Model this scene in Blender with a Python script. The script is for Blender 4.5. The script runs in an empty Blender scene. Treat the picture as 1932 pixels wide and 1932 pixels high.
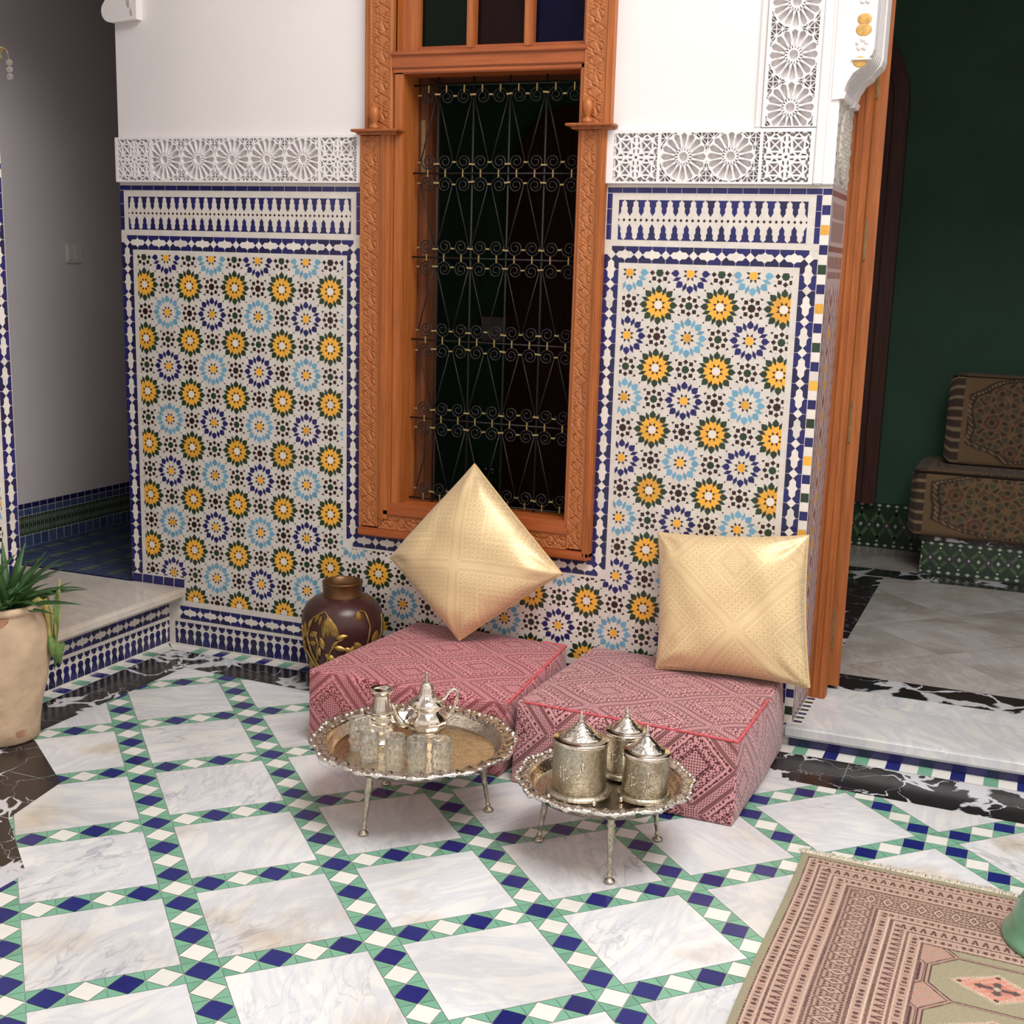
import bpy, bmesh, math, random
import numpy as np
from mathutils import Vector, Matrix
random.seed(7); rng=np.random.default_rng(5)
S=bpy.context.scene; COL=S.collection
pi=math.pi
def lin(c):
    c=c/255.
    return c/12.92 if c<=.04045 else ((c+.055)/1.055)**2.4
def rgb(r,g,b): return (lin(r),lin(g),lin(b),1.)
# ------------------------------------------------------------------ materials
MATS={}
def newmat(name):
    m=bpy.data.materials.new(name); m.use_nodes=True
    nt=m.node_tree; b=nt.nodes['Principled BSDF']; MATS[name]=m
    return m,nt,b
def node(nt,t,**k):
    n=nt.nodes.new(t)
    for a,v in k.items():
        if a in n.inputs.keys(): n.inputs[a].default_value=v
        else: setattr(n,a,v)
    return n
def L(nt,a,b): nt.links.new(a,b)
def ramp(nt,fac,stops):
    r=nt.nodes.new('ShaderNodeValToRGB'); e=r.color_ramp.elements
    while len(e)<len(stops): e.new(.5)
    for i,(p,c) in enumerate(stops): e[i].position=p; e[i].color=c
    L(nt,fac,r.inputs[0]); return r
def plain(name,c,rough=.5,metal=0,var=.0,scale=12,bump=0,bscale=60,spec=.5,coat=0,sheen=0):
    m,nt,b=newmat(name)
    b.inputs['Base Color'].default_value=c; b.inputs['Roughness'].default_value=rough
    b.inputs['Metallic'].default_value=metal; b.inputs['Specular IOR Level'].default_value=spec
    b.inputs['Coat Weight'].default_value=coat; b.inputs['Sheen Weight'].default_value=sheen
    if var or bump: g=node(nt,'ShaderNodeNewGeometry')
    if var:
        n=node(nt,'ShaderNodeTexNoise',Scale=scale,Detail=4.)
        L(nt,g.outputs['Position'],n.inputs['Vector'])
        r=ramp(nt,n.outputs['Fac'],[(.3,tuple(max(0,x*(1-var)) for x in c[:3])+(1,)),(.7,tuple(min(1,x*(1+var)) for x in c[:3])+(1,))])
        L(nt,r.outputs[0],b.inputs['Base Color'])
    if bump:
        n2=node(nt,'ShaderNodeTexNoise',Scale=bscale,Detail=5.)
        L(nt,g.outputs['Position'],n2.inputs['Vector'])
        bp=node(nt,'ShaderNodeBump',Strength=bump,Distance=.004); L(nt,n2.outputs['Fac'],bp.inputs['Height']); L(nt,bp.outputs[0],b.inputs['Normal'])
    return m
def tile(name,c,rough=.22,amt=.16):
    # glazed tile; each tile a slightly different shade through the face attribute
    m,nt,b=newmat(name)
    a=node(nt,'ShaderNodeAttribute',attribute_name='rnd')
    g=node(nt,'ShaderNodeNewGeometry'); n=node(nt,'ShaderNodeTexNoise',Scale=30.,Detail=3.); L(nt,g.outputs['Position'],n.inputs['Vector'])
    ad=node(nt,'ShaderNodeMath',operation='ADD'); L(nt,a.outputs['Fac'],ad.inputs[0]); L(nt,n.outputs['Fac'],ad.inputs[1])
    r=ramp(nt,ad.outputs[0],[(.4,tuple(x*(1-amt) for x in c[:3])+(1,)),(1.0,tuple(min(1,x*(1+amt)) for x in c[:3])+(1,))])
    mu=node(nt,'ShaderNodeMath',operation='MULTIPLY'); 
    L(nt,r.outputs[0],b.inputs['Base Color']); b.inputs['Roughness'].default_value=rough
    return m
NAVY=tile('navy_glaze',rgb(34,34,92)); BLUE2=tile('blue_black_glaze',rgb(32,32,72))
WHT=tile('white_glaze',rgb(222,214,204),.3,.10); YEL=tile('yellow_glaze',rgb(230,168,62)); CYA=tile('sky_blue_glaze',rgb(108,158,184))
DGR=tile('dark_green_glaze',rgb(38,58,40)); BRN=tile('brown_black_glaze',rgb(48,26,24)); GRN=tile('green_glaze',rgb(114,164,138),.2,.14)
FNAVY=tile('floor_navy',rgb(30,36,104)); FWHT=tile('floor_white',rgb(224,222,214),.2,.06)
GROUT=plain('grout',rgb(196,190,184),.7); GROUTD=plain('wall_grout',rgb(190,183,176),.6)
PINKT=tile('glare_pink_tile',rgb(200,182,182),.35,.1); PBR=tile('glare_brown_tile',rgb(134,96,92),.35,.15)  # jamb tiles: glare on the glaze painted in as pale pink and brown
PLASTER=plain('white_plaster',rgb(236,230,228),.75,var=.02,scale=3,bump=.04,bscale=30)
STUCCO=plain('carved_stucco',rgb(236,231,230),.8,bump=.06,bscale=150)
DUSTY=plain('aged_relief_plaster',rgb(196,188,176),.85,var=.25,scale=60,bump=.5,bscale=120)
GREYP=plain('corridor_plaster',rgb(205,198,198),.8,var=.03,scale=2)
GREENW=plain('green_plaster',rgb(50,82,66),.8,var=.08,scale=4)
CEIL=plain('ceiling_plaster',rgb(215,212,208),.8)
GOLD=plain('gold_paint',rgb(200,158,88),.6,.1,var=.2,scale=80)
def wood(name,c1,c2,rough=.42,st=(25.,25.,1.6)):
    m,nt,b=newmat(name); g=node(nt,'ShaderNodeNewGeometry'); mp=node(nt,'ShaderNodeMapping'); mp.inputs['Scale'].default_value=st
    L(nt,g.outputs['Position'],mp.inputs[0]); n=node(nt,'ShaderNodeTexNoise',Scale=3.,Detail=6.,Distortion=.6); L(nt,mp.outputs[0],n.inputs['Vector'])
    r=ramp(nt,n.outputs['Fac'],[(.3,c1),(.7,c2)]); L(nt,r.outputs[0],b.inputs['Base Color']); b.inputs['Roughness'].default_value=rough
    bp=node(nt,'ShaderNodeBump',Strength=.12,Distance=.002); L(nt,n.outputs['Fac'],bp.inputs['Height']); L(nt,bp.outputs[0],b.inputs['Normal'])
    return m
WOOD=wood('orange_varnished_wood',rgb(150,80,34),rgb(180,104,48)); WOODC=wood('carved_wood',rgb(156,88,42),rgb(182,110,58),.5)
WOODH=wood('orange_wood_rails',rgb(146,72,30),rgb(176,94,44),.42,(1.6,25.,25.))
DWOOD=wood('dark_red_wood',rgb(58,26,20),rgb(84,40,28),.45)
BRASSP=plain('worn_brass_plate',rgb(158,132,92),.5,.5,var=.2,scale=60)
BRASS=plain('brass_tie',rgb(170,150,100),.42,.75); IRON=plain('black_iron',rgb(34,32,32),.5,.4)
def marble(name,base,vein,dark,scale=5.,vs=.5):
    m,nt,b=newmat(name); g=node(nt,'ShaderNodeNewGeometry'); a=node(nt,'ShaderNodeAttribute',attribute_name='rnd')
    mul=node(nt,'ShaderNodeMath',operation='MULTIPLY'); mul.inputs[1].default_value=37.; L(nt,a.outputs['Fac'],mul.inputs[0])
    vr=node(nt,'ShaderNodeVectorRotate',rotation_type='Z_AXIS'); L(nt,g.outputs['Position'],vr.inputs['Vector']); L(nt,mul.outputs[0],vr.inputs['Angle'])
    cb=node(nt,'ShaderNodeVectorMath',operation='ADD'); L(nt,vr.outputs[0],cb.inputs[0]); L(nt,mul.outputs[0],cb.inputs[1])
    mp=node(nt,'ShaderNodeMapping'); mp.inputs['Scale'].default_value=(1.,2.6,1.); L(nt,cb.outputs[0],mp.inputs[0])
    n=node(nt,'ShaderNodeTexNoise',Scale=scale,Detail=9.,Roughness=.62,Distortion=1.2); L(nt,mp.outputs[0],n.inputs['Vector'])
    w=node(nt,'ShaderNodeTexNoise',Scale=scale*.55,Detail=4.,Distortion=.8); L(nt,cb.outputs[0],w.inputs['Vector'])
    r=ramp(nt,n.outputs['Fac'],[(.30,base),(.42,base),(.52,vein),(.62,base)])
    r2=ramp(nt,w.outputs['Fac'],[(.35,(1,1,1,1)),(.7,dark)])
    mx=node(nt,'ShaderNodeMixRGB',blend_type='MULTIPLY'); mx.inputs[0].default_value=vs; L(nt,r.outputs[0],mx.inputs[1]); L(nt,r2.outputs[0],mx.inputs[2])
    L(nt,mx.outputs[0],b.inputs['Base Color']); b.inputs['Roughness'].default_value=.2
    if name=='white_marble':   # thin dark veins and warm iron stains on a few slabs
        n5=node(nt,'ShaderNodeTexNoise',Scale=7.,Detail=8.,Distortion=.6); L(nt,mp.outputs[0],n5.inputs['Vector']); r5=ramp(nt,n5.outputs['Fac'],[(.47,(1,1,1,1)),(.5,rgb(196,198,206)),(.53,(1,1,1,1))])
        n6=node(nt,'ShaderNodeTexNoise',Scale=1.6,Detail=2.); L(nt,cb.outputs[0],n6.inputs['Vector']); r6=ramp(nt,n6.outputs['Fac'],[(.50,(0,0,0,1)),(.66,(.85,.85,.85,1))])
        m5=node(nt,'ShaderNodeMixRGB',blend_type='MULTIPLY'); L(nt,r6.outputs[0],m5.inputs[0]); L(nt,mx.outputs[0],m5.inputs[1]); L(nt,r5.outputs[0],m5.inputs[2])
        n7=node(nt,'ShaderNodeTexNoise',Scale=2.3,Detail=5.); L(nt,vr.outputs[0],n7.inputs['Vector']); r7=ramp(nt,n7.outputs['Fac'],[(.60,(1,1,1,1)),(.74,rgb(232,212,184))])
        m6=node(nt,'ShaderNodeMixRGB',blend_type='MULTIPLY'); m6.inputs[0].default_value=1.; L(nt,m5.outputs[0],m6.inputs[1]); L(nt,r7.outputs[0],m6.inputs[2]); L(nt,m6.outputs[0],b.inputs['Base Color'])
    return m
WMARB=marble('white_marble',rgb(232,231,229),rgb(214,216,221),rgb(222,220,216),3.2,.75)
SMARB=marble('cream_step_marble',rgb(218,210,200),rgb(206,199,192),rgb(222,206,186),3.,.8)
RMARB=marble('grey_room_marble',rgb(205,200,196),rgb(190,185,183),rgb(200,190,176),5.,.8)
def blackmarble():
    m,nt,b=newmat('black_marble'); g=node(nt,'ShaderNodeNewGeometry')
    n=node(nt,'ShaderNodeTexNoise',Scale=5.,Detail=5.,Distortion=.5); L(nt,g.outputs['Position'],n.inputs['Vector'])
    ad=node(nt,'ShaderNodeMixRGB',blend_type='ADD'); ad.inputs[0].default_value=.35; L(nt,g.outputs['Position'],ad.inputs[1]); L(nt,n.outputs['Color'],ad.inputs[2])
    v=node(nt,'ShaderNodeTexVoronoi',feature='DISTANCE_TO_EDGE',Scale=5.5); L(nt,ad.outputs[0],v.inputs['Vector'])
    n2=node(nt,'ShaderNodeTexNoise',Scale=3.5,Detail=2.); L(nt,g.outputs['Position'],n2.inputs['Vector'])
    mr=node(nt,'ShaderNodeMapRange'); mr.inputs[1].default_value=.47; mr.inputs[2].default_value=.66; mr.inputs[3].default_value=.004; mr.inputs[4].default_value=.20; L(nt,n2.outputs['Fac'],mr.inputs[0])
    d=node(nt,'ShaderNodeMath',operation='DIVIDE'); L(nt,v.outputs['Distance'],d.inputs[0]); L(nt,mr.outputs[0],d.inputs[1])
    r=ramp(nt,d.outputs[0],[(.55,rgb(206,206,210)),(.9,rgb(34,31,33))])
    L(nt,r.outputs[0],b.inputs['Base Color']); b.inputs['Roughness'].default_value=.16
    return m
BMARB=blackmarble()
def silver(name,c,rough,bump,sc,dirt=.35):
    m,nt,b=newmat(name); g=node(nt,'ShaderNodeNewGeometry')
    n=node(nt,'ShaderNodeTexVoronoi',Scale=sc); L(nt,g.outputs['Position'],n.inputs['Vector'])
    n3=node(nt,'ShaderNodeTexNoise',Scale=sc*.4,Detail=5.); L(nt,g.outputs['Position'],n3.inputs['Vector'])
    r=ramp(nt,n3.outputs['Fac'],[(.35,tuple(x*(1-dirt) for x in c[:3])+(1,)),(.6,c)])
    L(nt,r.outputs[0],b.inputs['Base Color']); b.inputs['Metallic'].default_value=1.; b.inputs['Roughness'].default_value=rough
    bp=node(nt,'ShaderNodeBump',Strength=bump,Distance=.003); L(nt,n.outputs['Distance'],bp.inputs['Height']); L(nt,bp.outputs[0],b.inputs['Normal'])
    return m
SILV=silver('polished_silver',rgb(222,214,202),.14,.08,60.,.2); ENGR=silver('engraved_silver',rgb(196,187,168),.30,.22,330.,.35)
TRAYM=silver('tray_floor_silver',rgb(218,206,188),.22,.2,130.,.25); RIMM=silver('ornate_rim_silver',rgb(240,234,226),.24,.4,150.,.15)
def glassm():
    m,nt,b=newmat('clear_glass'); out=nt.nodes['Material Output']
    tr=node(nt,'ShaderNodeBsdfTransparent'); tr.inputs[0].default_value=(.985,.985,.96,1); gl=node(nt,'ShaderNodeBsdfGlossy'); gl.inputs['Roughness'].default_value=.06
    lw=node(nt,'ShaderNodeLayerWeight'); fr=node(nt,'ShaderNodeMath',operation='POWER'); fr.inputs[1].default_value=3.2; L(nt,lw.outputs['Facing'],fr.inputs[0]); mx=node(nt,'ShaderNodeMixShader'); L(nt,fr.outputs[0],mx.inputs[0]); L(nt,tr.outputs[0],mx.inputs[1]); L(nt,gl.outputs[0],mx.inputs[2])
    df=node(nt,'ShaderNodeBsdfDiffuse'); df.inputs[0].default_value=(.92,.90,.84,1); g=node(nt,'ShaderNodeNewGeometry'); nz=node(nt,'ShaderNodeTexNoise',Scale=120.,Detail=2.); L(nt,g.outputs['Position'],nz.inputs['Vector'])
    r=ramp(nt,nz.outputs['Fac'],[(.45,(.05,.05,.05,1)),(.65,(.20,.20,.20,1))]); m2=node(nt,'ShaderNodeMixShader'); L(nt,r.outputs[0],m2.inputs[0]); L(nt,mx.outputs[0],m2.inputs[1]); L(nt,df.outputs[0],m2.inputs[2])
    L(nt,m2.outputs[0],out.inputs['Surface']); return m
GLASS=glassm()
ETCH=plain('etched_gold_band',rgb(222,214,196),.5); 
MATS['etched_gold_band'].node_tree.nodes['Principled BSDF'].inputs['Transmission Weight'].default_value=.75
TERRA=plain('pale_terracotta',rgb(202,174,144),.85,var=.22,scale=11,bump=.5,bscale=55); TERRD=plain('terracotta_stain',rgb(172,128,98),.85,var=.15,scale=20)
SOIL=plain('soil',rgb(54,42,32),.95,bump=.8,bscale=90)
LEAF=plain('aloe_green',rgb(62,100,52),.5,var=.3,scale=14); LEAF2=plain('dry_yellow_stem',rgb(170,160,86),.6,var=.3,scale=30); LEAF3=plain('jade_stem',rgb(104,132,70),.5,var=.3,scale=60)
VASEM=plain('brown_lacquer',rgb(66,38,36),.3,.1,var=.15,scale=8); VGOLD=plain('antique_gold_relief',rgb(168,136,72),.38,.75,var=.35,scale=40); VNECK=plain('bronze_neck',rgb(104,72,42),.35,.6)
GREENC=plain('green_ceramic_glaze',rgb(104,150,120),.3,var=.2,scale=12,coat=.3)
PIPE=plain('coral_stitching',rgb(206,92,98),.8,var=.15,scale=90,bump=.5,bscale=200)
FRINGE=plain('cream_fringe',rgb(214,204,186),.9,var=.12,scale=60)
SWP=plain('switch_plastic',rgb(214,210,204),.4)
DPANE={k:plain(k,c,.06,spec=.6) for k,c in (('green_glass_pane',rgb(7,18,11)),('red_glass_pane',rgb(26,9,10)),('blue_glass_pane',rgb(9,8,34)))}
for k in DPANE: 
    bb=MATS[k].node_tree.nodes['Principled BSDF']; bb.inputs['Roughness'].default_value=.15; bb.inputs['Specular IOR Level'].default_value=.08
def vcol(name,rough=.8,sheen=0,bump=0,metal=0,aniso=0,spec=.4):
    m,nt,b=newmat(name); a=node(nt,'ShaderNodeAttribute',attribute_name='weave'); L(nt,a.outputs['Color'],b.inputs['Base Color'])
    b.inputs['Roughness'].default_value=rough; b.inputs['Sheen Weight'].default_value=sheen; b.inputs['Metallic'].default_value=metal; b.inputs['Specular IOR Level'].default_value=spec
    if bump:
        g=node(nt,'ShaderNodeNewGeometry'); n=node(nt,'ShaderNodeTexNoise',Scale=500.,Detail=2.); L(nt,g.outputs['Position'],n.inputs['Vector'])
        bp=node(nt,'ShaderNodeBump',Strength=bump,Distance=.001); L(nt,n.outputs['Fac'],bp.inputs['Height']); L(nt,bp.outputs[0],b.inputs['Normal'])
    return m
BROC=vcol('maroon_pink_brocade',.7,.25,.2); SATIN=vcol('gold_satin_brocade',.43,.3,.08,.25,spec=.6); KNOT=vcol('knotted_wool',.95,.1,.5); CARP=vcol('carpet_cushion_cloth',.9,.1,.3)
# ------------------------------------------------------------------ object helpers
def link(name,me,parent=None):
    o=bpy.data.objects.new(name,me); COL.objects.link(o)
    if parent: o.parent=parent
    return o
def tag(o,label,cat,group=None):
    o['label']=label; o['category']=cat
    if group: o['group']=group
    return o
def empty(name,loc=(0,0,0)):
    o=bpy.data.objects.new(name,None); COL.objects.link(o); o.location=loc; o.empty_display_size=.05; return o
def struct(o,label=None,cat=None):
    o['kind']='structure'
    if label: o['label']=label; o['category']=cat
    return o
class MB:
    def __init__(s): s.v=[];s.f=[];s.m=[];s.r=[];s.mats=[];s.sm=[]
    def mi(s,m):
        if m not in s.mats: s.mats.append(m)
        return s.mats.index(m)
    def add(s,V,F,m,smooth=False,rnd=None):
        b=len(s.v); i=s.mi(m); s.v+= [tuple(map(float,p)) for p in V]
        r=random.random() if rnd is None else rnd
        for f in F: s.f.append(tuple(b+k for k in f)); s.m.append(i); s.r.append(r); s.sm.append(smooth)
        return s
    def box(s,x0,x1,y0,y1,z0,z1,m):
        V=[(x,y,z) for z in (z0,z1) for y in (y0,y1) for x in (x0,x1)]
        return s.add(V,[(0,2,3,1),(4,5,7,6),(0,1,5,4),(2,6,7,3),(0,4,6,2),(1,3,7,5)],m)
    def bbox(s,x0,x1,y0,y1,z0,z1,m,b=.004):
        bm=bmesh.new(); r=bmesh.ops.create_cube(bm,size=1)
        for v in bm.verts: v.co=Vector(((x0+x1)/2+v.co.x*(x1-x0),(y0+y1)/2+v.co.y*(y1-y0),(z0+z1)/2+v.co.z*(z1-z0)))
        bmesh.ops.bevel(bm,geom=list(bm.edges),offset=b,segments=2,affect='EDGES')
        bm.verts.index_update(); s.add([v.co for v in bm.verts],[[v.index for v in f.verts] for f in bm.faces],m); bm.free(); return s
    def prism(s,pts,y0,y1,m,ax='y'):
        n=len(pts); 
        mp=(lambda a,b,c:(a,c,b)) if ax=='y' else ((lambda a,b,c:(a,b,c)) if ax=='z' else (lambda a,b,c:(c,a,b)))
        V=[mp(a,b,y0) for a,b in pts]+[mp(a,b,y1) for a,b in pts]
        F=[tuple(range(n)),tuple(range(2*n-1,n-1,-1))]+[(i,i+n,(i+1)%n+n,(i+1)%n) for i in range(n)]
        return s.add(V,F,m)
    def lathe(s,prof,m,n=48,c=(0,0,0),smooth=True,fr=None,cap=True):
        V=[];F=[]
        for j,(r,z) in enumerate(prof):
            for i in range(n):
                a=2*pi*i/n; k=1. if fr is None else fr(a,j/(len(prof)-1.))
                V.append((c[0]+r*k*math.cos(a),c[1]+r*k*math.sin(a),c[2]+z))
        for j in range(len(prof)-1):
            for i in range(n): F.append((j*n+i,j*n+(i+1)%n,(j+1)*n+(i+1)%n,(j+1)*n+i))
        if cap:
            if prof[0][0]>1e-5: F.append(tuple(range(n-1,-1,-1)))
            if prof[-1][0]>1e-5: F.append(tuple((len(prof)-1)*n+i for i in range(n)))
        return s.add(V,F,m,smooth)
    def tube(s,P,r,m,n=8,smooth=True,flat=None):
        P=[Vector(p) for p in P]; k=len(P); R=r if hasattr(r,'__len__') else [r]*k
        V=[];up=None
        for i,p in enumerate(P):
            t=(P[min(i+1,k-1)]-P[max(i-1,0)]).normalized()
            if up is None: up=Vector((0,0,1)) if abs(t.z)<.9 else Vector((0,1,0))
            a=t.cross(up).normalized(); b=t.cross(a).normalized(); up=-b
            for q in range(n):
                w=2*pi*q/n; V.append(p+a*math.cos(w)*R[i]*(flat or 1.)+b*math.sin(w)*R[i])
        F=[(i*n+q,i*n+(q+1)%n,(i+1)*n+(q+1)%n,(i+1)*n+q) for i in range(k-1) for q in range(n)]
        F+= [tuple(range(n-1,-1,-1)),tuple((k-1)*n+q for q in range(n))]
        return s.add(V,F,m,smooth)
    def ball(s,c,r,m,sc=(1,1,1),n=12):
        pr=[(math.sin(pi*j/8)*r,-math.cos(pi*j/8)*r) for j in range(9)]
        V=[];F=[]
        for (q,z) in pr:
            for i in range(n): V.append((c[0]+q*math.cos(2*pi*i/n)*sc[0],c[1]+q*math.sin(2*pi*i/n)*sc[1],c[2]+z*sc[2]))
        for j in range(8):
            for i in range(n): F.append((j*n+i,j*n+(i+1)%n,(j+1)*n+(i+1)%n,(j+1)*n+i))
        return s.add(V,F,m,True)
    def build(s,name,parent=None):
        me=bpy.data.meshes.new(name); me.from_pydata(s.v,[],s.f)
        for m in s.mats: me.materials.append(m)
        me.polygons.foreach_set('material_index',s.m); me.polygons.foreach_set('use_smooth',s.sm)
        a=me.attributes.new('rnd','FLOAT','FACE'); a.data.foreach_set('value',s.r)
        me.update(); me.validate(); return link(name,me,parent)
def grids(name,gl,mat,parent=None,smooth=True):
    """gl: list of (X[ny,nx,3], C[ny,nx,3] or None) regular grids joined in one mesh"""
    Vs=[];Fs=[];Cs=[];b=0
    for X,C in gl:
        ny,nx=X.shape[:2]; Vs.append(X.reshape(-1,3)); Cs.append((np.ones((ny,nx,3))*.8 if C is None else C).reshape(-1,3))
        i=np.arange(ny*nx).reshape(ny,nx)+b
        Fs.append(np.stack([i[:-1,:-1],i[:-1,1:],i[1:,1:],i[1:,:-1]],-1).reshape(-1,4)); b+=ny*nx
    V=np.concatenate(Vs).astype(np.float32);F=np.concatenate(Fs).astype(np.int32);C=np.concatenate(Cs)
    me=bpy.data.meshes.new(name); me.vertices.add(len(V)); me.vertices.foreach_set('co',V.ravel())
    me.loops.add(F.size); me.loops.foreach_set('vertex_index',F.ravel()); me.polygons.add(len(F))
    me.polygons.foreach_set('loop_start',np.arange(0,F.size,4,dtype=np.int32)); me.polygons.foreach_set('loop_total',np.full(len(F),4,np.int32))
    me.update(calc_edges=True); me.polygons.foreach_set('use_smooth',np.full(len(F),smooth))
    a=me.attributes.new('weave','FLOAT_COLOR','POINT'); a.data.foreach_set('color',np.c_[C,np.ones(len(C))].astype(np.float32).ravel())
    me.materials.append(mat); me.update(); return link(name,me,parent)
def clip(poly,rc):
    x0,y0,x1,y1=rc
    for ax,val,sg in ((0,x0,1),(0,x1,-1),(1,y0,1),(1,y1,-1)):
        out=[]; n=len(poly)
        for i in range(n):
            p=poly[i];q=poly[(i+1)%n]; dp=sg*(p[ax]-val);dq=sg*(q[ax]-val)
            if dp>=0: out.append(p)
            if dp*dq<0: t=dp/(dp-dq); out.append((p[0]+t*(q[0]-p[0]),p[1]+t*(q[1]-p[1])))
        poly=out
        if len(poly)<3: return None
    return poly
class Lay:
    """coloured flat tile pieces on a plane; rects limit where they go"""
    def __init__(s): s.mb=MB(); s.rects=None; s.h=0.
    def p(s,pts,m,rnd=None):
        if s.rects is None: s._a(pts,m,rnd); return
        xs=[q[0] for q in pts]; ys=[q[1] for q in pts]; bx=(min(xs),min(ys),max(xs),max(ys)); r=random.random() if rnd is None else rnd
        for rc in s.rects:
            if bx[0]>=rc[0] and bx[2]<=rc[2] and bx[1]>=rc[1] and bx[3]<=rc[3]: s._a(pts,m,r); return
            if bx[2]<rc[0] or bx[0]>rc[2] or bx[3]<rc[1] or bx[1]>rc[3]: continue
            c=clip(list(pts),rc)
            if c: s._a(c,m,r)
    def _a(s,pts,m,r):
        s.mb.add([(a,b,s.h) for a,b in pts],[tuple(range(len(pts)))],m,False,r)
    def rect(s,x0,y0,x1,y1,m): s.p([(x0,y0),(x1,y0),(x1,y1),(x0,y1)],m)
    def build(s,name,f,parent=None):
        s.mb.v=[f(*v) for v in s.mb.v]; return s.mb.build(name,parent)
def pol(cx,cy,L_,rot=0): return [(cx+r*math.cos(math.radians(a+rot)),cy+r*math.sin(math.radians(a+rot))) for r,a in L_]
def loc(cx,cy,L_,ang):
    c,s=math.cos(ang),math.sin(ang); return [(cx+c*a-s*b,cy+s*a+c*b) for a,b in L_]
# ------------------------------------------------------------------ zellige pieces
A=.2
def rosette(ly,cx,cy,kind):
    k=A
    if kind=='y':
        st=[]
        for i in range(8):
            st+=[(.222*k,45*i-13.5),(.195*k,45*i),(.222*k,45*i+13.5),(.16*k,45*i+22.5)]
        ly.h=.0003; ly.p(pol(cx,cy,st),YEL)
    cm={'y':WHT,'c':YEL,'n':YEL}[kind]; sm={'y':DGR,'c':CYA,'n':NAVY}[kind]
    ly.h=.0006
    ly.p(pol(cx,cy,[(.07*k if i%2 else .062*k,22.5*i) for i in range(16)]),cm)
    for i in range(8):
        e=i*pi/4; o=e+pi/8
        ly.p(loc(cx,cy,[(.182*k,0),(.215*k,-.05*k),(.262*k,-.05*k),(.275*k,-.036*k),(.318*k,0),(.275*k,.036*k),(.262*k,.05*k),(.215*k,.05*k)],e),sm)
        ly.p(loc(cx,cy,[(.155*k,0),(.235*k,-.034*k),(.305*k,0),(.225*k,.034*k)],o),sm)
        ly.p(loc(cx,cy,[(.072*k,-.022*k),(.126*k,0),(.072*k,.022*k)],o),BRN)
        if kind=='y':   # fine joints between petals
            ly.p(loc(cx,cy,[(.125*k,-.002*k),(.157*k,-.002*k),(.157*k,.002*k),(.125*k,.002*k)],o),GROUTD)
def small_star(ly,cx,cy):
    k=A; ly.h=.0006; g=DGR if random.random()<.6 else BRN
    ly.p(pol(cx,cy,[(.066*k if i%2==0 else .056*k,22.5*i) for i in range(16)]),g)
    for i in range(4):
        e=i*pi/2
        ly.p(loc(cx,cy,[(.08*k,0),(.122*k,-.042*k),(.164*k,0),(.122*k,.042*k)],e),BRN)
        ly.p(loc(cx,cy,[(.097*k,-.031*k),(.159*k,-.031*k),(.159*k,.031*k),(.097*k,.031*k)],e+pi/4) if 0 else [(cx+sx*.09*k+a*.031*k,cy+sy*.09*k+b*.031*k) for sx,sy in [((1,1),(-1,1),(-1,-1),(1,-1))[i]] for a,b in ((-1,-1),(1,-1),(1,1),(-1,1))],BRN)
        sx,sy=((1,1),(-1,1),(-1,-1),(1,-1))[i]; X=cx+sx*.155*k; Y=cy+sy*.15*k
        ly.p([(X-sx*.03*k,Y+sy*.012*k),(X+sx*.028*k,Y+sy*.0*k-.0*k),(X+sx*.002*k,Y-sy*.034*k)],BRN)
    # joints of the long white pieces
    for i in range(8):
        e=i*pi/4+pi/8
        ly.p(loc(cx,cy,[(.165*k,-.0018*k),(.27*k,-.0018*k),(.27*k,.0018*k),(.165*k,.0018*k)],e),GROUTD)
def field(ly,x0,z0,x1,z1,rects,ox=0.,oz=1.3916):
    ly.rects=rects
    i0=int((x0-ox)/A)-2; i1=int((x1-ox)/A)+2; j0=int((oz-z1)/A)-2; j1=int((oz-z0)/A)+2
    for i in range(i0,i1+1):
        for j in range(j0,j1+1):
            X=ox+i*A; Z=oz-j*A
            rosette(ly,X,Z,'y'); rosette(ly,X+A/2,Z-A/2,'c' if (i+j)%2==0 else 'n')
            small_star(ly,X+A/2,Z); small_star(ly,X,Z-A/2)
            ly.h=.0006
            for sx in (1,-1):
                for sy in (1,-1):
                    ly.p(loc(X+sx*A/4,Z+sy*A/4,[(.016*A*math.cos(q*pi/2),.016*A*math.sin(q*pi/2)) for q in range(4)],0),BRN)
def band(ly,p0,p1,w=.052,per=.095,start=True):
    """navy band with white diamonds and bobbins from p0 to p1"""
    dx,dy=p1[0]-p0[0],p1[1]-p0[1]; Ln=math.hypot(dx,dy); ang=math.atan2(dy,dx); n=max(1,round(Ln/per)); pr=Ln/n; h=w/2
    ly.bk=getattr(ly,'bk',0)+1; hb=.00004*ly.bk
    ly.h=.0002+hb
    for i in range(2*n):
        t0=i*pr/2+.0007; t1=(i+1)*pr/2-.0007; m=NAVY if random.random()<.7 else BLUE2
        ly.p(loc(*p0,[(t0,0),(t1,0),(t1,h),(t0,h)],ang),m); ly.p(loc(*p0,[(t0,-h),(t1,-h),(t1,0),(t0,0)],ang),m if random.random()<.5 else BLUE2)
    ly.h=.0005+hb; d=w*.285; b=w*.2; b2=w*.33
    for i in range(n+1):
        t=i*pr; ly.p(loc(*p0,[(t-d,0),(t,-d),(t+d,0),(t,d)],ang),WHT)
        if i<n:
            a=t+d*.95; e=t+pr-d*.95; c=t+pr/2
            up=[(a,0),(a+b,b),(c-b*.8,b),(c,b2),(c+b*.8,b),(e-b,b),(e,0)]
            ly.p(loc(*p0,up+[(x,-y) for x,y in up[-2:0:-1]],ang),WHT)
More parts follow.
